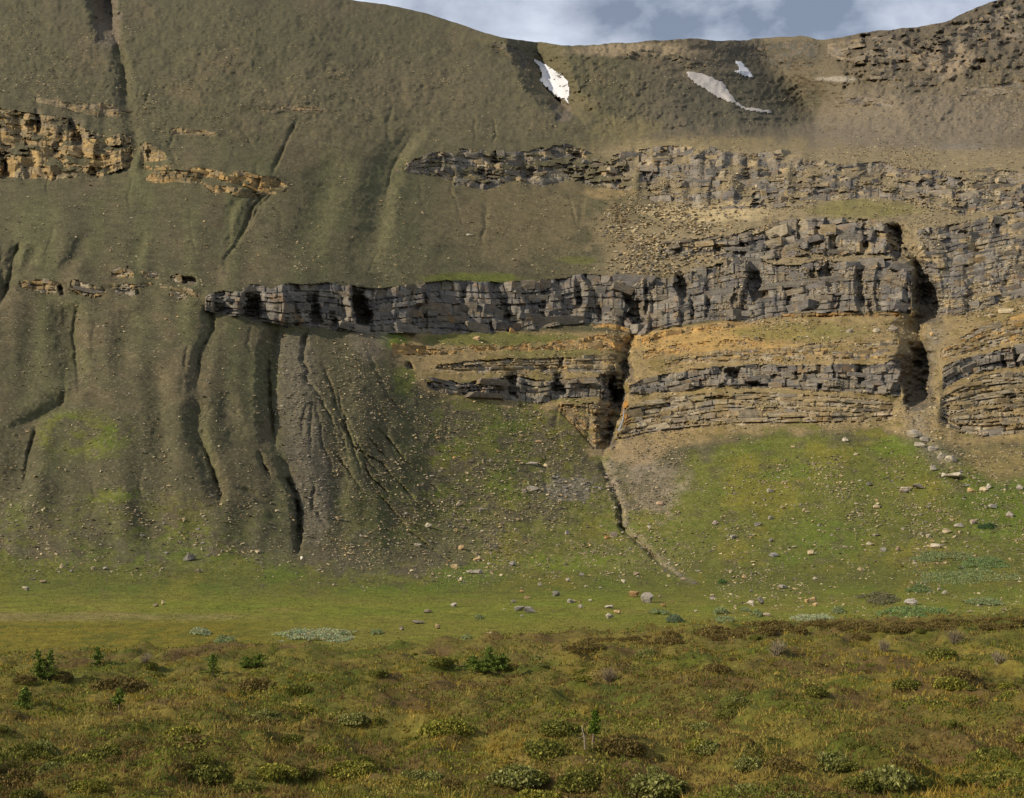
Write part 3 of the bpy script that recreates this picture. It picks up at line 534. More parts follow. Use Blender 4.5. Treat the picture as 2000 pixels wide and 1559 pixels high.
put((128, 120, 104), ell(1110, 955, 50, 22, .9) * .6)
sx2 = np.interp(Y, [620, 700, 800, 850, 890, 930, 985], [1830, 1815, 1790, 1795, 1832, 1862, 1925])
put((120, 110, 92), np.exp(-((X - sx2) / 24.0) ** 2) * (.55 + .45 * sst(-.3, .3, nC)) * sst(620, 650, Y) * sst(930, 890, Y))
put((168, 116, 40), ell(1222, 812, 9, 28, .2) * .9)
put((104, 94, 78), np.clip(RECM / 4, 0, 1) * sst(-.4, .2, nC + .3))
# rock colours on the cliff faces
for k, c in enumerate(CL, 1):
    s = CID == k
    if not s.any(): continue
    pal = np.array([lin(p) for p in c['pal']])
    if 'long dark' in c['lab']: pal = pal * 0.97
    yt = itp(X[s], c['top']); yb = itp(X[s], c['bot'])
    nl = np.maximum(1, np.round(np.median(yb - yt) / c['bh']))
    li = np.floor(CT[s] * nl + 0.45 * fbm(X[s] / 60.0, Y[s] / 40.0, 2, 35 + k % 5)); bi = np.floor(X[s] / c['bw'] + hash01(li, li * 0 + k, 1) * 97)
    h = hash01(bi, li + 7 * k, 6)
    pc = pal[np.minimum((h * len(pal)).astype(int), len(pal) - 1)] * (0.86 + 0.24 * hash01(bi, li + k, 8))[:, None]
    ground = np.clip(sst(.05, .5, nB[s]) * (.75 if c['tan'] < 2.2 else .18), 0, 1)[:, None]
    C[s] = pc * (1 - ground) + C[s] * ground

# ------------------------------------------------------------------ meshes of the mountain, one for the hillside, the meadow and each cliff
idx = np.arange(NV * NX).reshape(NV, NX)
FQ = np.stack([idx[:-1, :-1], idx[:-1, 1:], idx[1:, 1:], idx[1:, :-1]], -1).reshape(-1, 4)
fc_id = np.maximum.reduce([CID[:-1, :-1], CID[:-1, 1:], CID[1:, 1:], CID[1:, :-1]]).ravel()
base_row = itp(XC, [(-500, 1095), (0, 1105), (600, 1120), (760, 1140), (1000, 1115), (1300, 1110), (2000, 1090), (2500, 1090)])
is_mead = ((Y > base_row[None, :])[:-1, :-1].ravel()) & (fc_id == 0)
PV = P3.reshape(-1, 3); CV = C.reshape(-1, 3)
def submesh(name, sel, mat, smooth):
    f = FQ[sel]; u, inv = np.unique(f, return_inverse=True)
    return mesh_np(name, PV[u], inv.reshape(-1, 4), CV[u], smooth, [mat])
add('hillside', submesh('hillside', (fc_id == 0) & ~is_mead, M_hill, True), kind='structure', label='olive brown talus mountainside with gullies and scree')
add('meadow', submesh('meadow', is_mead, M_meadow, True), kind='structure', label='green valley floor below the mountainside')
# the far side of the ridge
nb = 8; back = []
for j in range(nb + 1):
    q = j * 14.0; d = D[-1] + q + 1.5 * j * j
    back.append(np.stack([RX[-1] * D[-1], d, P3[-1][:, 2] - 0.02 * q - 0.25 * j * j], -1))
bk = np.array(back).reshape(-1, 3); bi_ = np.arange((nb + 1) * NX).reshape(nb + 1, NX)
FB = np.stack([bi_[:-1, :-1], bi_[:-1, 1:], bi_[1:, 1:], bi_[1:, :-1]], -1).reshape(-1, 4)
add('ridge_back', mesh_np('ridge_back', bk, FB, np.tile(CV.reshape(NV, NX, 3)[-1], (nb + 1, 1)), True, [M_hill]), kind='structure', label='far side of the ridge behind the skyline')

# ------------------------------------------------------------------ rock shapes shared by blocks, boulders and scree
def hull(pts):
    bm = bmesh.new()
    for p in pts: bm.verts.new(p)
    r = bmesh.ops.convex_hull(bm, input=bm.verts)
    bmesh.ops.delete(bm, geom=[v for v in bm.verts if not v.link_faces], context='VERTS')
    me = bpy.data.meshes.new('rock'); bm.to_mesh(me); bm.free(); return me
def block_points(r, chip=0.34, jit=0.15):
    pts = []
    for sx in (-.5, .5):
        for sy in (-.5, .5):
            for sz in (-.5, .5):
                c = np.array([sx, sy, sz]) + r.uniform(-jit, jit, 3)
                a = r.uniform(0.03, chip, 3)
                for ax in range(3):
                    q = c.copy(); q[ax] -= np.sign(q[ax]) * a[ax]; pts.append(q)
    return pts
def boulder_points(r, n=15):
    p = r.normal(size=(n, 3)); p /= np.linalg.norm(p, axis=1)[:, None]
    p = np.sign(p) * np.abs(p) ** 0.8; p = p / np.abs(p).max(0) * 0.5
    p[:, 2] = np.maximum(p[:, 2], -0.42); return p * r.uniform(.82, 1.0, (n, 1))
rr = np.random.default_rng(3)
BLOCK = [hull(block_points(rr, .20, .09)) for _ in range(26)]
BOULD = [hull(boulder_points(rr, rr.integers(11, 17))) for _ in range(30)]
for m in BLOCK + BOULD: m.materials.append(M_rocko)
def tri_of(me):
    me.calc_loop_triangles(); v = np.array([p.co for p in me.vertices]); f = np.array([t.vertices for t in me.loop_triangles]); return v, f
BLK_T = [tri_of(m) for m in BLOCK]; BLD_T = [tri_of(hull(boulder_points(rr, 7))) for _ in range(14)]
def eul(rx, ry, rz): return np.array(Euler((rx, ry, rz)).to_matrix())

def merged(name, items, mat, parent=None, **kw):
    """items: (shape index, library, matrix 3x3, location, colour)"""
    vs_, fs_, cs_ = [], [], []; n = 0
    for (sh, lib, R, loc, col) in items:
        v, f = lib[sh]; vs_.append(v @ R.T + loc); fs_.append(f + n); cs_.append(np.tile(col, (len(v), 1))); n += len(v)
    return add(name, mesh_np(name, np.concatenate(vs_), np.concatenate(fs_), np.concatenate(cs_), False, [mat]), parent, **kw)

n_obj = 0
for k, c in enumerate(CL, 1):
    sel = fc_id == k
    x0, x1 = c['top'][0][0], c['top'][-1][0]
    base = terrain_at(max(min((x0 + x1) / 2, 1990), 10), itp(max(min((x0 + x1) / 2, 1990), 10), c['bot']))[0]
    root = add(c['n'], None, loc=tuple(base), label=c['lab'], cat=c['n'])
    root.empty_display_size = 2
    if sel.any():
        f = FQ[sel]; u, inv = np.unique(f, return_inverse=True)
        add('rock_face', mesh_np('rock_face', PV[u] - base, inv.reshape(-1, 4), CV[u], False, [M_rockv]), root)
    r = np.random.default_rng(100 + k)
    blocks = []
    xa, xb = max(x0, -30), min(x1, 2030)
    xm = np.linspace(xa, xb, 50); hm = itp(xm, c['bot']) - itp(xm, c['top'])
    nl = int(max(1, round(np.max(hm) / c['bh'])))
    cuts = np.concatenate([[0], np.sort((np.arange(1, nl) + r.uniform(-.42, .42, nl - 1)) / nl), [1]]) if nl > 1 else np.array([0, 1])
    for li in range(nl):
        x = xa + r.uniform(0, c['bw'])
        while x < xb:
            w = c['bw'] * np.exp(r.normal(.05, .5)); xc = x + w / 2; x += w * r.uniform(.95, 1.15)
            if xc > xb or r.random() < .25 + .75 * c['skip']: continue
            yt, yb = itp(xc, c['top']), itp(xc, c['bot'])
            h = (cuts[li + 1] - cuts[li]) * (yb - yt)
            if h < 3.5: continue
            h = min(h * np.exp(r.normal(-.08, .16)), c['bh'] * 2.2)
            yc = yt + (cuts[li] + cuts[li + 1]) / 2 * (yb - yt) + r.normal(0, .07) * h
            if grid_at(CID, xc, yc) != k and r.random() < .85: continue
            if grid_at(RECM, xc, yc) > 1.2 or grid_at(RECM, xc + w * .4, yc) > 1.2: continue
            blocks.append((w * h, xc, yc, w, h))
    blocks.sort(reverse=True)
    rest = []
    for bi2, (ar, xc, yc, w, h) in enumerate(blocks):
        pc = terrain_at([xc, xc - w * .4, xc + w * .4, xc], [yc, yc, yc, yc + h * .3])
        s = pc[0][1] / F
        if abs(pc[2][1] - pc[1][1]) > 1.6 * w * s: continue
        W, H = w * s * 1.04, h * s * 1.06; DP = min(max(W, H), 1.5 * H) * r.uniform(.7, 1.1)
        yaw = math.atan2(pc[2][1] - pc[1][1], max(pc[2][0] - pc[1][0], .1)); yaw = max(-.8, min(.8, yaw)) * .95 + r.normal(0, .10)
        ysl = -(itp(xc + 12, c['bot']) - itp(xc - 12, c['bot']) + itp(xc + 12, c['top']) - itp(xc - 12, c['top'])) / 48.0
        R = eul(r.normal(-.06, .06), -math.atan(max(-.5, min(.5, ysl))) + r.normal(0, .03), yaw)
        if r.random() < .5: Rf = R @ np.diag([-1, -1, 1.0])
        else: Rf = R
        loc = pc[0] + np.array([0, DP * (.5 - r.uniform(.02, .26)), 0])
        col = lin(c['pal'][r.integers(len(c['pal']))]) * r.uniform(.82, 1.14)
        if bi2 < 300 and ar > 45:
            o = bpy.data.objects.new('block', BLOCK[r.integers(len(BLOCK))]); COL.objects.link(o); o.parent = root
            M = Matrix.Translation(Vector(loc - base)) @ Matrix(Rf.tolist()).to_4x4() @ Matrix.Diagonal((W, DP, H, 1))
            o.matrix_local = M; o.color = tuple(col) + (1,); n_obj += 1
        else:
            rest.append((int(r.integers(len(BLK_T))), BLK_T, Rf @ np.diag([W, DP, H]), loc - base, col))
    if rest: merged('rubble', rest, M_rockv, root, kind='stuff')
print('blocks', n_obj)

# ------------------------------------------------------------------ snow
def in_poly(px, py, poly):
    inside = np.zeros(px.shape, bool); p = np.array(poly, float); j = len(p) - 1
    for i in range(len(p)):
        c1 = (p[i, 1] > py) != (p[j, 1] > py)
        xi = (p[j, 0] - p[i, 0]) * (py - p[i, 1]) / (p[j, 1] - p[i, 1] + 1e-9) + p[i, 0]
        inside ^= c1 & (px < xi); j = i
    return inside
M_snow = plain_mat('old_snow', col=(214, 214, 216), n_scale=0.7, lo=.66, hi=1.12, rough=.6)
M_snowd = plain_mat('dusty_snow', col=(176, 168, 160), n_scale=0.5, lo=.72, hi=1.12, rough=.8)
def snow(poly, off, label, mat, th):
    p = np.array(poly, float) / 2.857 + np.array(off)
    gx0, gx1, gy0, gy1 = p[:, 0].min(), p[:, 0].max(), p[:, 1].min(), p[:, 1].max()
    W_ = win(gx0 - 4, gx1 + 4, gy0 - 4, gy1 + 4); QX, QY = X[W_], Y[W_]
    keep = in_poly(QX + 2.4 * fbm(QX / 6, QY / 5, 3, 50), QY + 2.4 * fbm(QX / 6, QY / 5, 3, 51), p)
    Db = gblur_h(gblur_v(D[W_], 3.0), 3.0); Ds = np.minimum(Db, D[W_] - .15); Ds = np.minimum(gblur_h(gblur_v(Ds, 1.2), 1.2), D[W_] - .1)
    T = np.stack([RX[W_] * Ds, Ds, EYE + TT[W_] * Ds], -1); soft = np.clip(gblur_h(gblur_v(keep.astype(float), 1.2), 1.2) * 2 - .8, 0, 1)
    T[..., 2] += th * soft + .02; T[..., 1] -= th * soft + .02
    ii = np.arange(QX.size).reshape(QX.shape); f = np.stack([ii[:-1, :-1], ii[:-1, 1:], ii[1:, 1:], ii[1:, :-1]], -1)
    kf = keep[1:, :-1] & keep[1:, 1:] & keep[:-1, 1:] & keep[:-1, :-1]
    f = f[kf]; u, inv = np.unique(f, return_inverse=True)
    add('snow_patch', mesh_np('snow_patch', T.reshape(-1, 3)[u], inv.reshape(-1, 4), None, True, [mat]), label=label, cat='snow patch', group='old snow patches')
snow([(1115, 325), (1200, 365), (1270, 410), (1315, 460), (1325, 510), (1312, 560), (1345, 605), (1310, 585), (1290, 555), (1250, 548), (1200, 500), (1150, 455), (1165, 430), (1150, 380)], (650, 0), 'large white snow patch in the gully left of the saddle', M_snow, .5)
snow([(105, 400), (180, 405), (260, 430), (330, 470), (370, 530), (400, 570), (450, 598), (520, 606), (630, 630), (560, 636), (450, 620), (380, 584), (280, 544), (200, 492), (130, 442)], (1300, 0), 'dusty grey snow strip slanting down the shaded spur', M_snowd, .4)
snow([(385, 333), (425, 347), (465, 385), (494, 434), (440, 430), (376, 402), (405, 390)], (1300, 0), 'smallest bright snow patch, under the dark skyline crag', M_snow, .5)

# ------------------------------------------------------------------ waterfall
wf = [(1217, 770), (1218, 785), (1219, 800), (1216, 822), (1208, 842)]
bm = bmesh.new(); prev = None
for i, (x, y) in enumerate(wf):
    p = terrain_at(x, y)[0] + np.array([0, -.6, 0]); w = .14 + .04 * i
    cur = [bm.verts.new(p + np.array([dx * w, dy, 0])) for dx, dy in ((-1, .1), (-.3, -.12), (.4, -.1), (1, .1))]
    if prev:
        for a in range(3): bm.faces.new((prev[a], prev[a + 1], cur[a + 1], cur[a]))
    prev = cur
me = bpy.data.meshes.new('waterfall'); bm.to_mesh(me); bm.free()
for p in me.polygons: p.use_smooth = True
me.materials.append(plain_mat('white_water', col=(150, 152, 150), n_scale=3, lo=.6, hi=1.1, rough=.25))
add('waterfall', me, label='thin waterfall trickling down the dark ravine in the lower cliff', cat='waterfall')
# ------------------------------------------------------------------ boulders: (x, y of the middle, w, h in photo px, colour, label)
GY, TN, OR, PL, DK = (136, 128, 116), (160, 142, 108), (162, 132, 90), (168, 156, 134), (92, 88, 82)
BO = [
 (1264, 1165, 23, 20, GY, 'tall notched grey boulder, largest on the meadow, beside a flat brown slab'), (1241, 1160, 25, 10, (140, 104, 66), 'flat rusty brown slab leaning by the tall grey boulder'),
 (1035, 1192, 22, 10, GY, 'right half of the split dark-fronted slab on the meadow'), (1015, 1189, 22, 8, (130, 126, 118), 'left half of the split grey slab on the meadow'),
 (954, 1243, 21, 17, TN, 'square tan boulder standing alone near the heath edge'), (855, 1223, 11, 9, (150, 124, 84), 'small square brown boulder left of the lone tan one'),
 (784, 1227, 11, 7, (110, 98, 80), 'small dark stone at the left end of the stony patch on the meadow'), (834, 1194, 22, 6, (140, 128, 104), 'flat brownish slab on the left part of the meadow'),
 (815, 1216, 26, 5, (126, 114, 98), 'low broken stone streak above the small square boulders'), (886, 1181, 14, 7, GY, 'rounded grey stone on the middle of the meadow'),
 (1086, 1159, 14, 9, DK, 'dark grey boulder left of the tall notched one'), (1133, 1184, 14, 7, PL, 'pale flat stone right of the split slab'), (1117, 1174, 16, 7, GY, 'low grey stone between the split slab and the tall boulder'),
 (1191, 1184, 18, 8, GY, 'long grey stone below left of the tall boulder'), (1206, 1195, 14, 7, OR, 'orange stone below the tall grey boulder'), (1191, 1203, 16, 10, GY, 'rounded grey boulder below the orange stone'),
 (1030, 1167, 12, 5, OR, 'small flat orange stone above the split slab'), (1000, 1100, 16, 9, GY, 'grey stone at the top of the bright green strip'), (926, 1117, 32, 7, (130, 122, 108), 'long flat grey slab at the foot of the stony fan'),
 (888, 1106, 18, 9, (158, 132, 94), 'orange-tan stone at the lower left of the stony fan'), (902, 1069, 14, 10, (160, 130, 88), 'orange block on the stony fan above the long flat slab'), (968, 1068, 9, 7, DK, 'small dark stone on the stony fan'),
 (816, 1065, 16, 7, GY, 'grey stone on the brown slope left of the fan'), (835, 1026, 18, 9, PL, 'pale flat stone at the end of the long thin rill'), (933, 1092, 18, 7, OR, 'slanted orange stone low on the stony fan'),
 (1184, 1048, 13, 7, (180, 128, 74), 'bright orange stone left of the stream bed'), (1268, 1031, 11, 10, PL, 'pale upright stone right of the stream bed'), (1108, 1040, 11, 9, GY, 'grey stone on the green slope left of the stream'),
 (895, 984, 16, 9, (124, 110, 88), 'brownish stone high on the stony fan'), (1040, 954, 24, 9, GY, 'wide grey boulder with a dark right end beside the rubble patch'), (1038, 905, 25, 9, (134, 126, 112), 'long grey boulder on the upper green slope'),
 (1066, 909, 11, 7, TN, 'small tan stone right of the long grey boulder'), (1052, 862, 13, 6, OR, 'small orange stone high on the green slope'), (1290, 983, 16, 9, (150, 122, 98), 'brown stone on the pinkish gravel right of the stream'),
 (1136, 1122, 9, 7, DK, 'dark square stone above the pale flat one'), (1109, 1132, 11, 7, PL, 'pale small stone on the green strip'), (1243, 1120, 11, 6, (128, 112, 94), 'brownish stone above the rusty slab'),
 (1218, 1135, 10, 7, PL, 'whitish stone amid small rubble above the tall boulder'),
 (1506, 957, 14, 9, GY, 'grey boulder high on the right green bowl'), (1481, 1023, 14, 8, DK, 'dark grey boulder on the left side of the green bowl'), (1506, 1011, 12, 7, GY, 'small grey boulder just above the dark one'),
 (1699, 945, 14, 7, DK, 'dark stone near the top of the green bowl'), (1713, 989, 14, 9, TN, 'tan stone at the right side of the green bowl'), (1578, 1000, 11, 5, TN, 'small flat tan stone mid green bowl'),
 (1585, 1079, 13, 10, TN, 'pointed tan stone in the lower middle of the green bowl'), (1512, 1084, 18, 8, (110, 108, 106), 'bluish grey flat boulder at the bottom of the green bowl'), (1433, 1049, 14, 7, GY, 'grey boulder at the edge of the gravel fan'),
 (1396, 1021, 15, 8, (142, 126, 112), 'pinkish stone in the gravel fan'), (1793, 951, 28, 11, (136, 130, 120), 'wide grey slab on top of the boulder cluster below the right gully'), (1766, 959, 18, 9, GY, 'left grey boulder of the cluster below the right gully'),
 (1778, 953, 10, 7, TN, 'small tan stone inside the boulder cluster'), (1866, 931, 41, 12, PL, 'largest pale flat slab lying below the right gully mouth'), (1790, 846, 32, 17, (156, 146, 128), 'big pale slab at the mouth of the right gully'),
 (1808, 858, 20, 14, (126, 118, 108), 'shadowed block leaning under the big pale slab'), (1798, 868, 20, 13, PL, 'pale block below the big slab in the gully mouth'), (1825, 914, 14, 11, GY, 'grey block above the largest flat slab'),
 (1860, 895, 25, 14, PL, 'pale angular block on the right of the gully rubble'), (1840, 889, 18, 13, (146, 138, 124), 'blocky stone in the middle of the gully rubble'), (1824, 876, 20, 11, GY, 'flat grey slab along the gully rubble'),
 (1897, 957, 12, 8, (186, 150, 98), 'light orange stone right of the boulder cluster'), (1923, 955, 18, 8, TN, 'long tan stone in the stone line at right'), (1932, 949, 12, 10, GY, 'grey block at the top of the stone line at right'),
 (1940, 989, 21, 10, (138, 132, 122), 'rounded grey boulder at the lower end of the stone line'), (1974, 1005, 16, 12, GY, 'pyramid shaped grey boulder near the right edge'), (1904, 1020, 16, 8, (156, 136, 116), 'pinkish boulder beside the dark green shrub at right'),
 (1876, 1026, 21, 7, GY, 'flat grey boulder left of the dark green shrub'), (1851, 1037, 16, 9, TN, 'tan block on the right green slope'), (1828, 1066, 19, 10, PL, 'pale boulder above the large willow thicket'),
 (1754, 1071, 12, 9, (150, 124, 96), 'brownish stone left of the willow thicket'), (1726, 1073, 14, 7, GY, 'grey stone far left of the willow thicket'), (1713, 1045, 19, 5, GY, 'thin flat stone on the right of the bowl floor'),
 (1529, 1146, 18, 7, GY, 'flat grey boulder on the right meadow'), (1485, 1175, 18, 13, DK, 'dark shadowed boulder on the right meadow'), (1468, 1177, 16, 9, PL, 'pale boulder touching the dark one on the right meadow'),
 (1590, 1170, 18, 8, OR, 'largest of three orange stones on the right meadow'), (1578, 1174, 11, 6, (190, 150, 92), 'left of three orange stones on the right meadow'), (1593, 1181, 12, 6, OR, 'lowest of three orange stones on the right meadow'),
 (1498, 1200, 14, 7, (150, 132, 108), 'tan stone amid small willows on the right meadow'), (1781, 1176, 25, 10, (142, 134, 122), 'grey boulder half hidden in the willow thicket'), (1846, 1157, 14, 6, GY, 'grey stone on the grass between the willow thickets'),
 (1836, 1151, 9, 6, PL, 'small pale stone next to the grey one between the thickets'), (1592, 1130, 11, 5, PL, 'small pale stone at the foot of the green bowl'), (1454, 1126, 9, 6, OR, 'small orange stone left of the bowl foot'),
 (1993, 951, 14, 10, GY, 'grey boulder cut by the right edge'), (1652, 858, 14, 10, PL, 'pale stone stack at the top of the green bowl'),
 (49, 1149, 14, 9, PL, 'pale boulder near the left edge of the meadow'), (83, 1135, 14, 8, (130, 118, 94), 'brownish boulder just right of the pale one at left'), (318, 1176, 7, 8, (190, 172, 132), 'small pale upright stone on the left meadow'),
 (303, 1181, 11, 7, (112, 102, 84), 'dark stone beside the pale upright one'), (121, 1103, 10, 11, TN, 'upright tan stone at the foot of the left slope'), (138, 1115, 9, 5, GY, 'small grey stone below the upright tan one'),
 (205, 1110, 10, 6, GY, 'grey stone at the foot of the left slope'), (182, 1110, 10, 5, TN, 'tan stone next to a grey one at the left slope foot'), (385, 1115, 16, 6, (116, 106, 88), 'low brown stone at the grass edge left of the chute'),
 (588, 1090, 7, 6, (200, 190, 168), 'single white stone below the end of the deep gully'), (830, 416, 16, 6, (150, 138, 112), 'lone pale slab on the smooth slope above the long cliff'),
 (915, 458, 14, 5, PL, 'flat stone on the slope above the green ledge'), (1003, 505, 11, 6, (132, 118, 92), 'brown stone on the slope above the green ledge'), (1660, 645, 13, 9, (120, 112, 100), 'grey stone on the grassy bench under the right cliff'),
 (1745, 640, 22, 14, (110, 100, 86), 'dark stone pile at the end of the grassy bench'), (1712, 645, 13, 8, (142, 132, 112), 'pale stones on the right of the grassy bench'), (1822, 652, 11, 8, (178, 142, 88), 'bright ochre block in the right ravine'),
 (1970, 605, 30, 13, (158, 140, 106), 'big tan slab below the smooth wall at the right edge'), (1940, 616, 20, 8, (150, 132, 100), 'smaller tan slab left of the big one at right'), (930, 659, 16, 10, OR, 'square ochre block at the foot of the long cliff'), (1002, 645, 16, 10, (178, 130, 70), 'ochre block resting against the long cliff foot'),
]
def place_rock(name, x, y, w, h, col, r, label, cat, group=None, lib=BOULD):
    p = terrain_at(x, y + h * .5)[0]; s = p[1] / F
    o = bpy.data.objects.new(name, lib[r.integers(len(lib))]); COL.objects.link(o)
    W, H = w * s, h * s * 1.12
    o.location = (p[0], p[1] + W * .3, p[2] + H * .33 + W * .3 * .12)
    o.rotation_euler = (r.normal(0, .1), r.normal(0, .1), r.uniform(-.5, .5)); o.scale = (W, max(W * .75, H * .8), H)
    o.color = tuple(lin(col) * r.uniform(.9, 1.08)) + (1,); o['label'] = label; o['category'] = cat
    if group: o['group'] = group
    return o
r = np.random.default_rng(77)
for (x, y, w, h, c, lab) in BO:
    place_rock('boulder', x, y, w * 1.12, h * 1.25, np.array(c) * .85 + np.array((150, 140, 122)) * .3, r, lab, 'boulder', lib=BOULD)
REG = [(60, 'stone on the green bowl', 'small loose stone scattered over the green bowl on the right', lambda: (r.uniform(1420, 1740), r.uniform(870, 1120)), (PL, TN, GY, PL)),
       (55, 'stones below the right gully', 'small loose stone on the grass below the right gully', lambda: (r.normal(1850, 65), r.uniform(900, 1080)), (PL, GY, TN, PL)),
       (50, 'stones on the stony fan', 'small loose stone on the stony fan left of the stream', lambda: (r.normal(960, 75), r.uniform(830, 1110)), (PL, TN, OR, GY, TN)),
       (45, 'stones along the stream bed', 'rubble stone lying along the dry stream bed', None, (PL, GY, (150, 132, 112))),
       (24, 'stones on the meadow', 'small loose stone on the middle of the valley meadow', lambda: (r.uniform(960, 1420), r.uniform(1140, 1215)), (PL, GY, TN, OR)),
       (24, 'stones at the left slope foot', 'small loose stone at the foot of the left talus slope', lambda: (r.uniform(60, 420), r.uniform(990, 1115)), (TN, GY, (130, 116, 92))),
       (40, 'stones in the rubble patch', 'grey stone of the rubble patch left of the stream head', lambda: (r.normal(1115, 28), r.normal(955, 10)), (GY, PL, (140, 134, 126)))]
for (n, grp, lab, fn, cols) in REG:
    for i in range(n):
        if fn: x, y = fn()
        else:
            y = r.uniform(895, 1140); x = np.interp(y, [880, 930, 980, 1030, 1062, 1105, 1138], [1170, 1190, 1210, 1216, 1250, 1298, 1345]) + r.normal(3, 9)
        w = np.exp(r.normal(1.98, .34)); h = w * r.uniform(.4, .75)
        if y > 1205: continue
        place_rock('stone', x, y, w, h, cols[r.integers(len(cols))], r, lab, 'stone', grp)

# ------------------------------------------------------------------ scree: the uncountable small stones
N = 72000
r = np.random.default_rng(5)
px = r.uniform(-30, 2030, N * 3); py = r.uniform(10, 1210, N * 3)
dens = 0.16 + 0.2 * sst(900, 1150, px) * sst(330, 250, py) + 1.0 * sst(640, 800, py) * sst(1160, 1100, py) * sst(460, 640, px) * sst(1380, 1250, px) + .25 * sst(900, 1000, py) * sst(1140, 1080, py) + .45 * sst(1120, 1250, px) * sst(280, 300, py) * sst(880, 820, py) + .12 * sst(300, 200, py) + .35 * sst(1500, 1620, px) * sst(300, 270, py)
dens += .35 * sst(1650, 1780, px) * sst(880, 900, py) * sst(1060, 1000, py)
dens += .4 * sst(1330, 1420, px) * sst(860, 900, py); dens -= .22 * sst(1120, 1170, py); dens -= .12 * sst(1000, 800, px) * sst(560, 200, py) * sst(250, 330, py)
chute = sst(532, 545, px - (py - 700) * .12) * sst(628, 605, px - (py - 700) * .12) * sst(650, 670, py) * sst(1050, 1000, py)
fan = 1.3 * np.exp(-(((px - 1270) / 75) ** 2 + ((py - 960) / 100) ** 2)) + .8 * np.exp(-(((px - 1120) / 50) ** 2 + ((py - 960) / 30) ** 2)) + .8 * np.exp(-(((px - 960) / 100) ** 2 + ((py - 1000) / 90) ** 2)) + 1.5 * np.exp(-(((px - 1820) / 40) ** 2 + ((py - 850) / 80) ** 2)) + .7 * np.exp(-(((px - 1390) / 110) ** 2 + ((py - 415) / 18) ** 2)) + .6 * np.exp(-(((px - 1215) / 60) ** 2 + ((py - 470) / 50) ** 2))
dens += .9 * chute + .9 * fan + .7 * sst(1140, 1230, px) * sst(1480, 1400, px) * sst(395, 410, py) * sst(545, 530, py)
dens *= .25 + 1.5 * sst(-.1, .5, fbm(px / 60, py / 40, 4, 60))
yk = np.interp(px, XC, ysky)
keep = (r.random(N * 3) < dens) & (py > yk + 2)
px, py = px[keep][:N], py[keep][:N]; n = len(px)
T = terrain_at(px, py)
size = np.exp(r.normal(math.log(.38), .5, n)) * np.clip(T[:, 1] / 430, .45, 1.5) * (1 + .7 * sst(1150, 1280, px) * sst(285, 300, py) * sst(700, 560, py)) * (1 + .5 * sst(250, 180, py))
rub = sst(1140, 1200, px) * sst(1480, 1400, px) * sst(395, 410, py) * sst(545, 530, py)
size = np.minimum(size * (1 + .8 * rub), .95 + .7 * rub)
pal = np.array([lin(c) for c in ((160, 146, 118), (140, 128, 102), (118, 108, 88), (176, 160, 126), (156, 138, 104), (116, 108, 98), (160, 136, 98))])
cc = pal[r.integers(0, len(pal), n)] * r.uniform(.75, 1.15, n)[:, None]
ch = (chute[keep][:N] > .5); cc[ch] = lin((126, 117, 102)) * r.uniform(.7, 1.25, ch.sum())[:, None]
vs_, fs_, cs_ = [], [], []; off = 0
lib = r.integers(0, len(BLD_T), n)
for k in range(len(BLD_T)):
    s = np.where(lib == k)[0]; v, f = BLD_T[k]; m = len(s)
    a = r.uniform(0, 6.283, m); sc = size[s][:, None] * np.stack([r.uniform(.8, 1.5, m), r.uniform(.8, 1.4, m), r.uniform(.5, .9, m)], -1)
    q = v[None] * sc[:, None, :]
    x_ = q[..., 0] * np.cos(a)[:, None] - q[..., 1] * np.sin(a)[:, None]; y_ = q[..., 0] * np.sin(a)[:, None] + q[..., 1] * np.cos(a)[:, None]
    w = np.stack([x_, y_, q[..., 2]], -1) + (T[s] + np.stack([np.zeros(m), np.zeros(m), size[s] * .2], -1))[:, None, :]
    vs_.append(w.reshape(-1, 3)); fs_.append((f[None] + (np.arange(m) * len(v))[:, None, None] + off).reshape(-1, 3)); off += m * len(v)
    cs_.append(np.repeat(cc[s], len(v), 0))
add('scree', mesh_np('scree', np.concatenate(vs_), np.concatenate(fs_), np.concatenate(cs_), False, [M_stone]), kind='stuff', label='countless small loose stones strewn over the talus and grass')
print('scree tris', sum(len(f) for f in fs_))

# ------------------------------------------------------------------ leaves
def leaf_cloud(cen, size, cols, r, up=0.35):
    """one kite-shaped leaf (2 triangles) per centre"""
    n = len(cen); d = r.normal(size=(n, 3)); d[:, 2] = np.abs(d[:, 2]) + up; d /= np.linalg.norm(d, axis=1)[:, None]
    e = np.cross(d, r.normal(size=(n, 3))); e /= np.linalg.norm(e, axis=1)[:, None] + 1e-9
    s = (size * r.uniform(.7, 1.3, n))[:, None]
    v = np.stack([cen - d * s * .5, cen + e * s * .28, cen + d * s * .5, cen - e * s * .28], 1).reshape(-1, 3)
    f = (np.arange(n) * 4)[:, None] + np.array([[0, 1, 2, 3]])
    return v, f, np.repeat(cols, 4, 0)

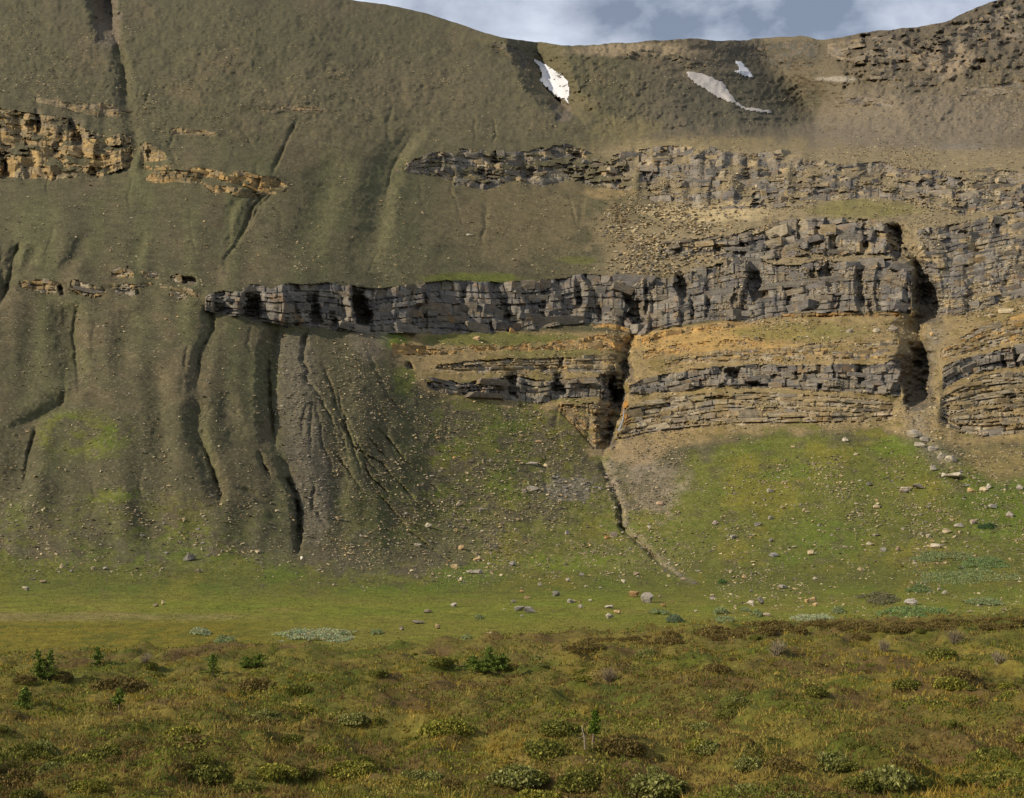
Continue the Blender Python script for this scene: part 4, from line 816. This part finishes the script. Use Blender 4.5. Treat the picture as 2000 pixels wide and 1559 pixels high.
# tussocks of the meadow and the green bowl
r = np.random.default_rng(31)
n = 90000; px = r.uniform(-30, 2030, n); py = r.uniform(860, 1292, n)
g_at = np.interp(px, XC, itp(XC, [(-500, 1085), (0, 1098), (300, 1105), (600, 1118), (850, 1128), (1000, 1080), (1220, 1085), (1320, 1060), (1345, 930), (1460, 868), (1740, 862), (1880, 915), (1960, 975), (2000, 950), (2460, 930)]))
ok = (py > g_at + r.normal(0, 14, n)) & (fbm(px / 22, py / 9, 3, 64) + .5 * r.normal(size=n) > -.2); px, py = px[ok], py[ok]; n = len(px)
T = terrain_at(px, py); tn = fbm(T[:, 0] / 9.0, T[:, 1] / 14.0, 3, 65)
pal = np.array([lin(c) for c in ((126, 128, 52), (142, 134, 58), (108, 120, 42), (146, 132, 66), (116, 106, 52))])
cc = pal[np.clip(((tn + .5) * 5 + .8 * r.normal(size=n)).astype(int), 0, 4)] * r.uniform(.7, 1.25, n)[:, None]
v, f, k = leaf_cloud(T + np.array([0, 0, .05]), .26 * np.clip(T[:, 1] / 260, .7, 1.4), cc, r, 1.6)
add('meadow_grass', mesh_np('meadow_grass', v, f, k, False, [M_leaf]), kind='stuff', label='short tufted grass of the valley meadow and green bowl')

# ------------------------------------------------------------------ willow thickets in the valley: (x0, x1, ytop, ybottom, colour, label)
WG, WP, WD = (130, 138, 92), (158, 162, 122), (114, 110, 80)
WI = [(1765, 1995, 1102, 1140, WG, 'largest grey-green willow thicket spread over the right slope foot'), (1775, 1900, 1074, 1098, WG, 'upper lobe of willow above the largest thicket'), (1870, 1975, 1084, 1112, (116, 132, 82), 'dense green willow at the upper right of the largest thicket'),
      (1712, 1875, 1184, 1205, (118, 134, 80), 'green willow thicket behind the heath edge with a grey boulder in it'), (1672, 1762, 1156, 1182, WD, 'dull brownish willow patch left of the boulder thicket'), (1881, 1966, 1168, 1184, WG, 'flat willow patch near the right edge of the meadow'),
      (1769, 1820, 1145, 1158, (112, 126, 76), 'small willow patch above the boulder thicket'), (1542, 1628, 1200, 1214, WP, 'pale silvery willow strip along the heath edge'), (1391, 1440, 1207, 1218, WG, 'low dark willow at the heath edge right of centre'),
      (1389, 1422, 1192, 1201, WG, 'small willow tuft above the low dark one'), (1442, 1468, 1188, 1196, WG, 'tiny willow tuft left of the pale strip'), (1466, 1494, 1195, 1206, WG, 'willow tuft beside a tan stone'), (1298, 1334, 1208, 1218, (104, 116, 84), 'willow tuft just above the heath edge near centre right'),
      (1265, 1308, 1193, 1202, WG, 'flat willow tuft below the tall grey boulder'), (1909, 1950, 1023, 1034, (74, 96, 58), 'dark green shrub by a pinkish boulder on the right slope'), (1622, 1652, 1190, 1200, WG, 'small willow left of the boulder thicket'), (1965, 2010, 1200, 1212, WG, 'willow at the right edge on the heath rim'),
      (525, 712, 1228, 1254, WP, 'long silvery willow thicket on the valley floor left of centre'), (370, 413, 1230, 1242, WP, 'small silvery willow left of the long thicket'), (416, 464, 1250, 1262, WG, 'small willow below left of the long thicket'), (722, 750, 1232, 1240, WG, 'willow tuft right of the long silvery thicket'), (900, 922, 1244, 1254, WG, 'willow tuft left of the lone tan boulder'), (1400, 1420, 1133, 1142, (80, 104, 56), 'dark green tuft near the end of the stream bed'), (925, 945, 1203, 1210, WG, 'little grey tuft on the middle meadow')]
for (x0, x1, y0, y1, c, lab) in WI:
    r = np.random.default_rng(int(x0)); wpx, hpx = x1 - x0, y1 - y0
    n = int(min(9000, 14 * wpx * hpx / 2.2 + 160))
    u = r.uniform(-1, 1, n); v = r.uniform(-1, 1, n)
    ok = (u * u + v * v + 1.3 * fbm(u * 2.2 + x0, v * 2.2, 3, 61) < .72); u, v = u[ok], v[ok]
    T = terrain_at((x0 + x1) / 2 + u * wpx / 2, (y0 + y1) / 2 + hpx * .12 + v * hpx * .42)
    hmax = min(1.5, .75 + .10 * (T[0, 1] / F) * hpx + .2)
    lump = np.clip(.55 + .6 * fbm(T[:, 0] / 1.6, T[:, 1] / 2.5, 3, 62), .1, 1) * np.clip(1.2 - (u * u + v * v), .15, 1)
    z = hmax * lump * np.sqrt(r.uniform(.2, 1, len(u)))
    cen = T + np.stack([0 * z, 0 * z, z], -1)
    cols = lin(c) * (0.75 + .55 * r.random(len(u)))[:, None] * (1 + .15 * r.normal(size=(len(u), 3)) * np.array([1, .6, 1]))
    b0 = T.mean(0); vv, ff, kk = leaf_cloud(cen - b0, np.full(len(u), .30), np.clip(cols, .005, 1), r)
    root = add('willow_shrub', None, loc=tuple(b0), label=lab, cat='shrub', group='willow thickets in the valley')
    add('foliage', mesh_np('foliage', vv, ff, kk, False, [M_leaf]), root)
# ------------------------------------------------------------------ the foreground heath
LIP = [(-600, 1292), (0, 1284), (300, 1279), (600, 1271), (800, 1266), (1000, 1258), (1200, 1246), (1300, 1236), (1450, 1223), (1550, 1216), (1700, 1212), (2000, 1208), (2600, 1200)]
LIPD = 70.0
def fg_z(x, d, detail=True):
    """height relative to the eye"""
    x = np.asarray(x, float); d = np.asarray(d, float)
    p = 1000 + F * x / np.maximum(d, 8)
    zl = LIPD * pix_dir(1000, itp(p, LIP))[1]
    z1 = np.interp(d, [0, 12, 22], [-1.75, -2.9, -3.8])
    t = np.clip((d - 22) / (LIPD - 22), 0, 1)
    z = z1 * (1 - t) + zl * t
    z = z - 0.20 * np.clip(d - LIPD - 2, 0, None) + 0.0
    z = np.maximum(z, -12.6)
    if detail:
        fade = sst(LIPD + 14, LIPD + 2, d)
        hum = np.abs(fbm(x / 2.6, d / 3.4, 3, 53)); h2 = np.clip(fbm(x / 1.1, d / 1.3, 3, 54), -.2, 1)
        z = z + fade * (.45 * fbm(x / 7.0, d / 8.0, 3, 52) + .55 * (0.5 - hum) + .42 * h2 - .16)
    return z
dd = np.concatenate([np.linspace(3, 17, 30, endpoint=False), 1 / np.linspace(1 / 17, 1 / 80, 250), np.linspace(80, 155, 30)[1:]])
uu = np.linspace(-0.58, 0.58, 420)
DG, UG = np.meshgrid(dd, uu, indexing='ij'); XG = UG * (np.maximum(DG, 9) + 14)
ZG = fg_z(XG, DG)
n1 = fbm(XG / 3.0, DG / 4.0, 4, 55); n2 = fbm(XG / 1.0, DG / 1.4, 3, 56)
CG = np.empty(XG.shape + (3,)); CG[:] = lin((106, 98, 42))
def putg(c, m):
    global CG
    CG = CG + (lin(c) - CG) * np.clip(m, 0, 1)[..., None]
putg((82, 86, 28), sst(-.05, .4, n1)); putg((96, 74, 46), sst(.05, .5, -n1) * .8); putg((128, 110, 50), sst(.1, .5, n2) * .6)
gi = np.arange(XG.size).reshape(XG.shape)
fq = np.stack([gi[:-1, :-1], gi[:-1, 1:], gi[1:, 1:], gi[1:, :-1]], -1).reshape(-1, 4)
add('heath_ground', mesh_np('heath_ground', np.stack([XG, DG, EYE + ZG], -1).reshape(-1, 3), fq, CG.reshape(-1, 3), True, [M_heath]), kind='structure', label='hummocky foreground heath slope')

def fg_pts(n, r, d0=16.5, d1=80.0):
    d = 1 / r.uniform(1 / d1, 1 / d0, n); x = r.uniform(-.50, .50, n) * (d + 7)
    return x, d, EYE + fg_z(x, d)
PALG = np.array([lin(c) for c in ((152, 128, 54), (132, 118, 48), (106, 108, 40), (92, 98, 38), (124, 102, 54), (108, 86, 52), (154, 134, 66))])
# grass tufts
r = np.random.default_rng(9)
n = 62000; nbld = 7
x, d, z = fg_pts(n, r)
sel = 1.6 * fbm(x / 2.6, d / 3.6, 3, 57) + .16 * r.normal(size=n)
ci = np.clip(((sel + .75) / 1.5 * len(PALG)).astype(int), 0, len(PALG) - 1)
col = PALG[ci] * r.uniform(.7, 1.25, n)[:, None]
hgt = np.exp(r.normal(math.log(.09), .35, n)) * (d / 28) ** .35
bx = np.repeat(x, nbld) + r.normal(0, .05, n * nbld); by = np.repeat(d, nbld) + r.normal(0, .05, n * nbld); bz = np.repeat(z, nbld) - .02
hh = np.repeat(hgt, nbld) * r.uniform(.6, 1.3, n * nbld); lean = r.normal(0, .45, (n * nbld, 2)) * hh[:, None]
a = r.uniform(0, math.pi, n * nbld); wd = (.008 + .005 * np.repeat(d, nbld) / 28)
ox, oy = np.cos(a) * wd, np.sin(a) * wd
v = np.stack([np.stack([bx - ox, by - oy, bz], -1), np.stack([bx + ox, by + oy, bz], -1), np.stack([bx + lean[:, 0], by + lean[:, 1], bz + hh], -1)], 1)
cb = np.repeat(col, nbld, 0) * r.uniform(.8, 1.2, n * nbld)[:, None]
add('heath_grass', mesh_np('heath_grass', v.reshape(-1, 3), np.arange(n * nbld * 3).reshape(-1, 3), np.repeat(cb, 3, 0), False, [M_leaf]), kind='stuff', label='golden and olive grass covering the foreground heath')
# low heather and herb leaves between the grass
n = 250000
x, d, z = fg_pts(n, r)
pn = fbm(x / 1.7, d / 2.2, 4, 58); pt = fbm(x / 4.5, d / 6.0, 3, 59)
HP = [lin(c) for c in ((108, 90, 52), (90, 94, 36), (110, 116, 42), (138, 128, 62), (122, 102, 60))]
col = np.where((pt < -.12)[:, None], HP[0], np.where((pt < .1)[:, None], HP[1], np.where((pt < .3)[:, None], HP[2], HP[3])))
swap = r.random(n) < .2; col[swap] = np.array(HP)[r.integers(0, 5, swap.sum())]
col = col * r.uniform(.6, 1.4, n)[:, None]
lift = np.clip(pn, 0, 1) * .42
keep = r.random(n) < (.25 + sst(-.05, .25, pn) * .75)
x, d, z, col, lift = x[keep], d[keep], z[keep], col[keep], lift[keep]
v, f, k = leaf_cloud(np.stack([x, d, z + .03 + lift * r.uniform(.3, 1, len(x))], -1), .055 * (d / 25) ** .6, col, r, .8)
add('heath_herbs', mesh_np('heath_herbs', v, f, k, False, [M_leaf]), kind='stuff', label='low heather and herb leaves between the grass')

# ------------------------------------------------------------------ individual shrubs on the heath
def shrub_mesh(name, base, hi, n, size, seed, flat=.42, stems=False):
    r = np.random.default_rng(seed)
    p = r.normal(size=(n, 3)); p /= np.linalg.norm(p, axis=1)[:, None]; p[:, 2] = np.abs(p[:, 2])
    lump = 1 + .35 * fbm(p[:, 0] * 2.2 + seed, p[:, 1] * 2.2 + p[:, 2] * 1.5, 3, seed % 30)
    rad = lump * r.uniform(.55, 1.0, n) ** .45
    q = p * rad[:, None] * np.array([.5, .5, flat])
    col = np.where((r.random(n) < .3)[:, None], lin(hi), lin(base)) * r.uniform(.6, 1.4, n)[:, None]
    v, f, k = leaf_cloud(q, np.full(n, size), col, r, .3)
    return mesh_np(name, v, f, k, False, [M_leaf])
def twig_mesh(name, seed, n=70, col=(122, 110, 88)):
    r = np.random.default_rng(seed); vs_, fs_ = [], []; m = 0
    for i in range(n):
        a = r.uniform(0, 6.283); rad = r.uniform(.1, .5); h = r.uniform(.4, .95) * (1.05 - .6 * rad)
        p0 = np.array([r.normal(0, .04), r.normal(0, .04), 0]); p1 = p0 + np.array([math.cos(a) * rad * .5, math.sin(a) * rad * .5, h * .6]); p2 = np.array([math.cos(a) * rad, math.sin(a) * rad, h])
        for (A, B, w0, w1) in ((p0, p1, .018, .011), (p1, p2, .011, .005), (p1, p1 + (p2 - p1) * .7 + r.normal(0, .09, 3), .009, .004)):
            dv = B - A; e = np.cross(dv, [.3, .9, .1]); e /= np.linalg.norm(e) + 1e-9; g = np.cross(dv, e); g /= np.linalg.norm(g) + 1e-9
            ring = lambda c, w: [c + w * e, c + w * (-.5 * e + .87 * g), c + w * (-.5 * e - .87 * g)]
            vs_ += ring(A, w0) + ring(B, w1)
            fs_ += [(m, m + 1, m + 4), (m, m + 4, m + 3), (m + 1, m + 2, m + 5), (m + 1, m + 5, m + 4), (m + 2, m, m + 3), (m + 2, m + 3, m + 5)]; m += 6
    return mesh_np(name, np.array(vs_), np.array(fs_), np.tile(lin(col), (len(vs_), 1)), False, [M_twig])
M_twig = plain_mat('dry_twig', 'vc', n_scale=9, lo=.7, hi=1.2)
def fg_at(px, py):
    """ground point of the heath on the sight line of photo pixel (px, py)"""
    rx, tt = pix_dir(px, py); d = np.linspace(8, 100, 1400)
    g = fg_z(rx * d, d) - tt * d
    i = int(np.argmax(g > 0)); dd_ = d[i] if (g > 0).any() else 70.0
    return np.array([rx * dd_, dd_, EYE + float(fg_z(rx * dd_, dd_))])
KIND = {
 'green': ('green_shrub', [shrub_mesh('green_shrub', (96, 98, 42), (134, 130, 60), 1700, .075, s, .30) for s in (1, 2, 3, 4)]),
 'pale': ('silver_willow', [shrub_mesh('silver_willow', (112, 114, 56), (154, 150, 94), 1700, .08, s, .32) for s in (5, 6, 7)]),
 'brown': ('heather', [shrub_mesh('heather', (102, 88, 48), (130, 114, 64), 1500, .065, s, .25) for s in (8, 9, 10)]),
 'olive': ('olive_shrub', [shrub_mesh('olive_shrub', (112, 112, 42), (164, 154, 70), 1500, .07, s, .26) for s in (11, 12, 13)]),
 'twig': ('bare_shrub', [twig_mesh('bare_shrub', s) for s in (14, 15)])}
def put_shrub(kind, px, py, wpx, r, label, group=None, hs=1.0):
    nm, ms = KIND[kind]; p = fg_at(px, py); w = wpx * p[1] / F
    o = add(nm, ms[r.integers(len(ms))], loc=(p[0], p[1], p[2] - .06 * w), label=label, cat='shrub', group=group)
    o.rotation_euler = (0, 0, r.uniform(0, 6.28)); o.scale = (w, w * r.uniform(.8, 1.1), w * hs * r.uniform(.85, 1.15)); return o
r = np.random.default_rng(21)
HERO = [('green', 478, 1552, 80, 'bushy bright green shrub at the bottom edge left of centre'), ('green', 130, 1500, 66, 'rounded dark green shrub near the lower left corner'), ('green', 190, 1490, 70, 'rounded dark green shrub right of the lower left one'),
        ('pale', 1010, 1530, 80, 'leafy silver-green shrub at the bottom centre'), ('green', 1045, 1525, 56, 'dark leafy shrub at the right of the bottom centre silver one'), ('pale', 1280, 1548, 110, 'wide silver-leaved shrub at the bottom right of centre'), ('pale', 1275, 1512, 44, 'pale round sage-coloured bush below the thin sapling'),
        ('pale', 1630, 1500, 76, 'silver-leaved shrub in the lower right'), ('green', 1655, 1498, 44, 'dark shrub against the right side of the lower right silver one'), ('brown', 1770, 1492, 60, 'round brown shrub with a dark right side in the lower right'), ('pale', 1460, 1500, 56, 'pale grey mound left of the lower right silver shrub'),
        ('green', 1680, 1535, 70, 'leafy dark green shrub near the bottom right'), ('brown', 880, 1535, 56, 'dark brown mound at the bottom left of centre'), ('brown', 575, 1512, 54, 'dark brown heather mound lower left of centre'), ('brown', 1212, 1460, 80, 'wide brown mound standing in for the cast shadow of the thin sapling'),  # the wide brown mound stands in for the sapling's cast shadow
        ('green', 205, 1475, 60, 'green hummock shrub on the lower left'), ('brown', 350, 1498, 44, 'low brown mound between the lower left greens'), ('green', 60, 1475, 70, 'olive dark shrub at the left edge'), ('brown', 262, 1455, 40, 'dark heather mound above the lower left greens'), ('green', 1594, 1355, 40, 'dark green bush on the right middle of the heath'),
        ('green', 1440, 1383, 44, 'green bush left of the right middle one'), ('green', 1840, 1281, 46, 'green mound near the right edge of the heath'), ('brown', 1870, 1320, 66, 'long brown heather ridge on the right'), ('pale', 1385, 1470, 50, 'pale leafy bush right of the sapling'), ('brown', 1450, 1450, 44, 'brown mound with red tint right of the sapling'),
        ('brown', 120, 1325, 46, 'dark brown mound under the paired spruces'), ('brown', 50, 1330, 36, 'dark mound at the left edge by the spruces'), ('green', 300, 1320, 30, 'dark green low shrub right of the small spruces'), ('green', 860, 1296, 36, 'green mound left of the sprawling spruce'), ('brown', 1000, 1305, 36, 'brown mound right of the sprawling spruce'),
        ('green', 465, 1358, 28, 'small dark green bush left of centre on the heath'), ('twig', 1190, 1335, 34, 'grey bare twiggy bush on the middle of the heath'), ('twig', 1518, 1280, 42, 'wide grey bare bush on the right of the heath'), ('twig', 1866, 1258, 40, 'bare grey bush below the rim at far right'), ('twig', 1951, 1298, 32, 'bare reddish grey bush near the right edge'), ('twig', 1726, 1277, 28, 'small bare bush between two larger bare ones'), ('twig', 284, 1298, 26, 'small bare bush by the rim on the left')]
for (kd, x, y, w, lab) in HERO:
    put_shrub(kd, x, y, w * 1.2, r, lab, 'distinct shrubs on the heath', hs=.95 if kd == 'twig' else 1.0)
LB = {'green': 'dark green shrub mound', 'brown': 'brown heather mound', 'olive': 'olive yellow shrub mound', 'pale': 'silvery willow mound'}
for i in range(130):
    y = r.uniform(1225, 1600); x = r.uniform(-60, 2060)
    if y < itp(x, LIP) + 6: continue
    near = (y - 1225) / 350
    kd = r.choice(['green', 'brown', 'olive', 'pale'], p=[.24, .34, .34, .08] if y < 1450 else [.28, .2, .30, .22])
    w = (24 + 46 * near) * np.exp(r.normal(0, .35))
    sz = 'small' if w < 24 + 46 * near else 'wide'
    hx = 'far left' if x < 330 else 'left' if x < 670 else 'left-centre' if x < 1000 else 'right-centre' if x < 1330 else 'right' if x < 1670 else 'far right'
    vy = 'just below the rim' if y < 1310 else 'across the upper middle' if y < 1390 else 'across the lower middle' if y < 1480 else 'at the bottom'
    put_shrub(kd, x, y, w, r, '%s low %s %s of the foreground heath, %s' % (sz, LB[kd], vy, hx), 'low shrub mounds on the heath')

for i in range(96):
    x = r.uniform(1120, 2030); y = itp(x, LIP) + r.uniform(2, 20)
    seg = ['near its middle', 'below the tall grey boulder', 'right of the tall grey boulder', 'below the dark shadowed boulder', 'below the pale willow strip', 'left of the boulder thicket', 'below the boulder thicket', 'right of the boulder thicket', 'at its far right end'][min(8, int((x - 1120) / 102))]
    w = r.uniform(26, 60)
    put_shrub('brown', x, y, w, r, '%s reddish brown heather clump fringing the rim, %s' % ('broad' if w > 43 else 'narrow', seg), 'heather fringe on the rim', .8)
# ------------------------------------------------------------------ young spruces
def spruce(px, py, wpx, hpx, label, seed, stems=((0, 0, 1.0),), bare=0.05, dens=1.0, col=((88, 104, 42), (128, 142, 62))):
    r = np.random.default_rng(seed); b = fg_at(px, py); s = b[1] / F
    W, H = wpx * s, hpx * s
    root = add('spruce', None, loc=tuple(b), label=label, cat='tree')
    for (ox, lean, hf) in stems:
        h = H * hf; vs_, fs_ = [], []; ns = 6
        tip = np.array([ox * W + lean * W, 0, h])
        for j in range(7):
            t = j / 6; c = np.array([ox * W, 0, -.08]) * (1 - t) + tip * t; rad = (.022 + .02 * H * .5) * (1 - t) + .004
            for q in range(ns): vs_.append(c + rad * np.array([math.cos(q * 1.047), math.sin(q * 1.047), 0]))
        for j in range(6):
            for q in range(ns): fs_.append((j * ns + q, j * ns + (q + 1) % ns, (j + 1) * ns + (q + 1) % ns, (j + 1) * ns + q))
        add('trunk', mesh_np('trunk', np.array(vs_), np.array(fs_), None, True, [M_bark]), root)
        cen, cs = [], []; nb = int(36 * dens)
        for i in range(nb):
            t = bare + (1 - bare) * (i + r.random()) / nb; a = r.uniform(0, 6.283)
            ln = (W * .52 * (1 - t) ** .75 + .04) * r.uniform(.45, 1.3)
            o = np.array([ox * W, 0, 0]) * (1 - t) + tip * t
            m = int(30 + 110 * ln)
            tt_ = r.uniform(0.05, 1, m); pt_ = o + np.stack([np.cos(a) * ln * tt_, np.sin(a) * ln * tt_, ln * (.15 * tt_ - .10 * tt_ ** 2)], -1) + r.normal(0, .022, (m, 3))
            cen.append(pt_); cs.append(np.where((r.random(m) < .35)[:, None], lin(col[1]), lin(col[0])) * r.uniform(.65, 1.35, m)[:, None])
        v, f, k = leaf_cloud(np.concatenate(cen), np.full(sum(len(c) for c in cen), .055), np.concatenate(cs), r, .4)
        add('crown', mesh_np('crown', v, f, k, False, [M_leaf]), root)
    return root
spruce(82, 1326, 42, 54, 'young spruce with two tops at the far left of the heath', 1, ((-.12, -.12, 1.0), (.22, .12, .98), (.0, 0, .6)))
spruce(190, 1302, 30, 36, 'small dense spruce on the rim right of the two-topped one', 2)
spruce(494, 1305, 46, 26, 'low wide spruce on the rim left of centre', 3, ((-.2, -.1, .8), (.15, .1, 1.0)))
spruce(415, 1322, 32, 40, 'slim pale spruce left of the low wide one', 4, dens=.7)
spruce(48, 1384, 36, 38, 'dark bushy spruce at the left edge below the two-topped one', 5)
spruce(232, 1390, 34, 42, 'thin open young spruce on the left middle of the heath', 6, bare=.35, dens=.7)
spruce(955, 1313, 74, 46, 'sprawling bushy spruce at the centre of the rim', 7, ((-.3, -.12, .62), (0, .02, 1.0), (.25, .1, .72)), dens=1.2)
spruce(1157, 1464, 26, 68, 'thin leaning spruce sapling with a bare pale trunk in the foreground', 8, ((0, .2, 1.0),), bare=.42, dens=.75, col=((70, 88, 28), (110, 128, 40)))
# dead forked stem beside the sapling
b = fg_at(1143, 1466); s = b[1] / F; vs_, fs_ = [], []; m = 0
for (p0, p1, w0, w1) in (((0, 0, -.05), (-2, 0, 26), 2.0, 1.5), ((-2, 0, 26), (-7, 1, 42), 1.5, .7), ((-2, 0, 24), (-18, 2, 20), 1.1, .4), ((-5, 0, 34), (-3, 0, 48), .7, .3), ((-1, 0, 14), (5, 1, 20), .7, .3)):
    A, B = np.array(p0) * s, np.array(p1) * s
    for C0, w in ((A, w0), (B, w1)):
        for q in range(5): vs_.append(C0 + w * s * np.array([math.cos(q * 1.257), math.sin(q * 1.257), .15 * math.sin(q)]))
    for q in range(5): fs_.append((m + q, m + (q + 1) % 5, m + 5 + (q + 1) % 5, m + 5 + q))
    m += 10
add('dead_stem', mesh_np('dead_stem', np.array(vs_), np.array(fs_), np.tile(lin((150, 134, 116)), (len(vs_), 1)), True, [M_twig]), loc=tuple(b), label='grey dead forked stem standing left of the thin sapling', cat='dead tree')
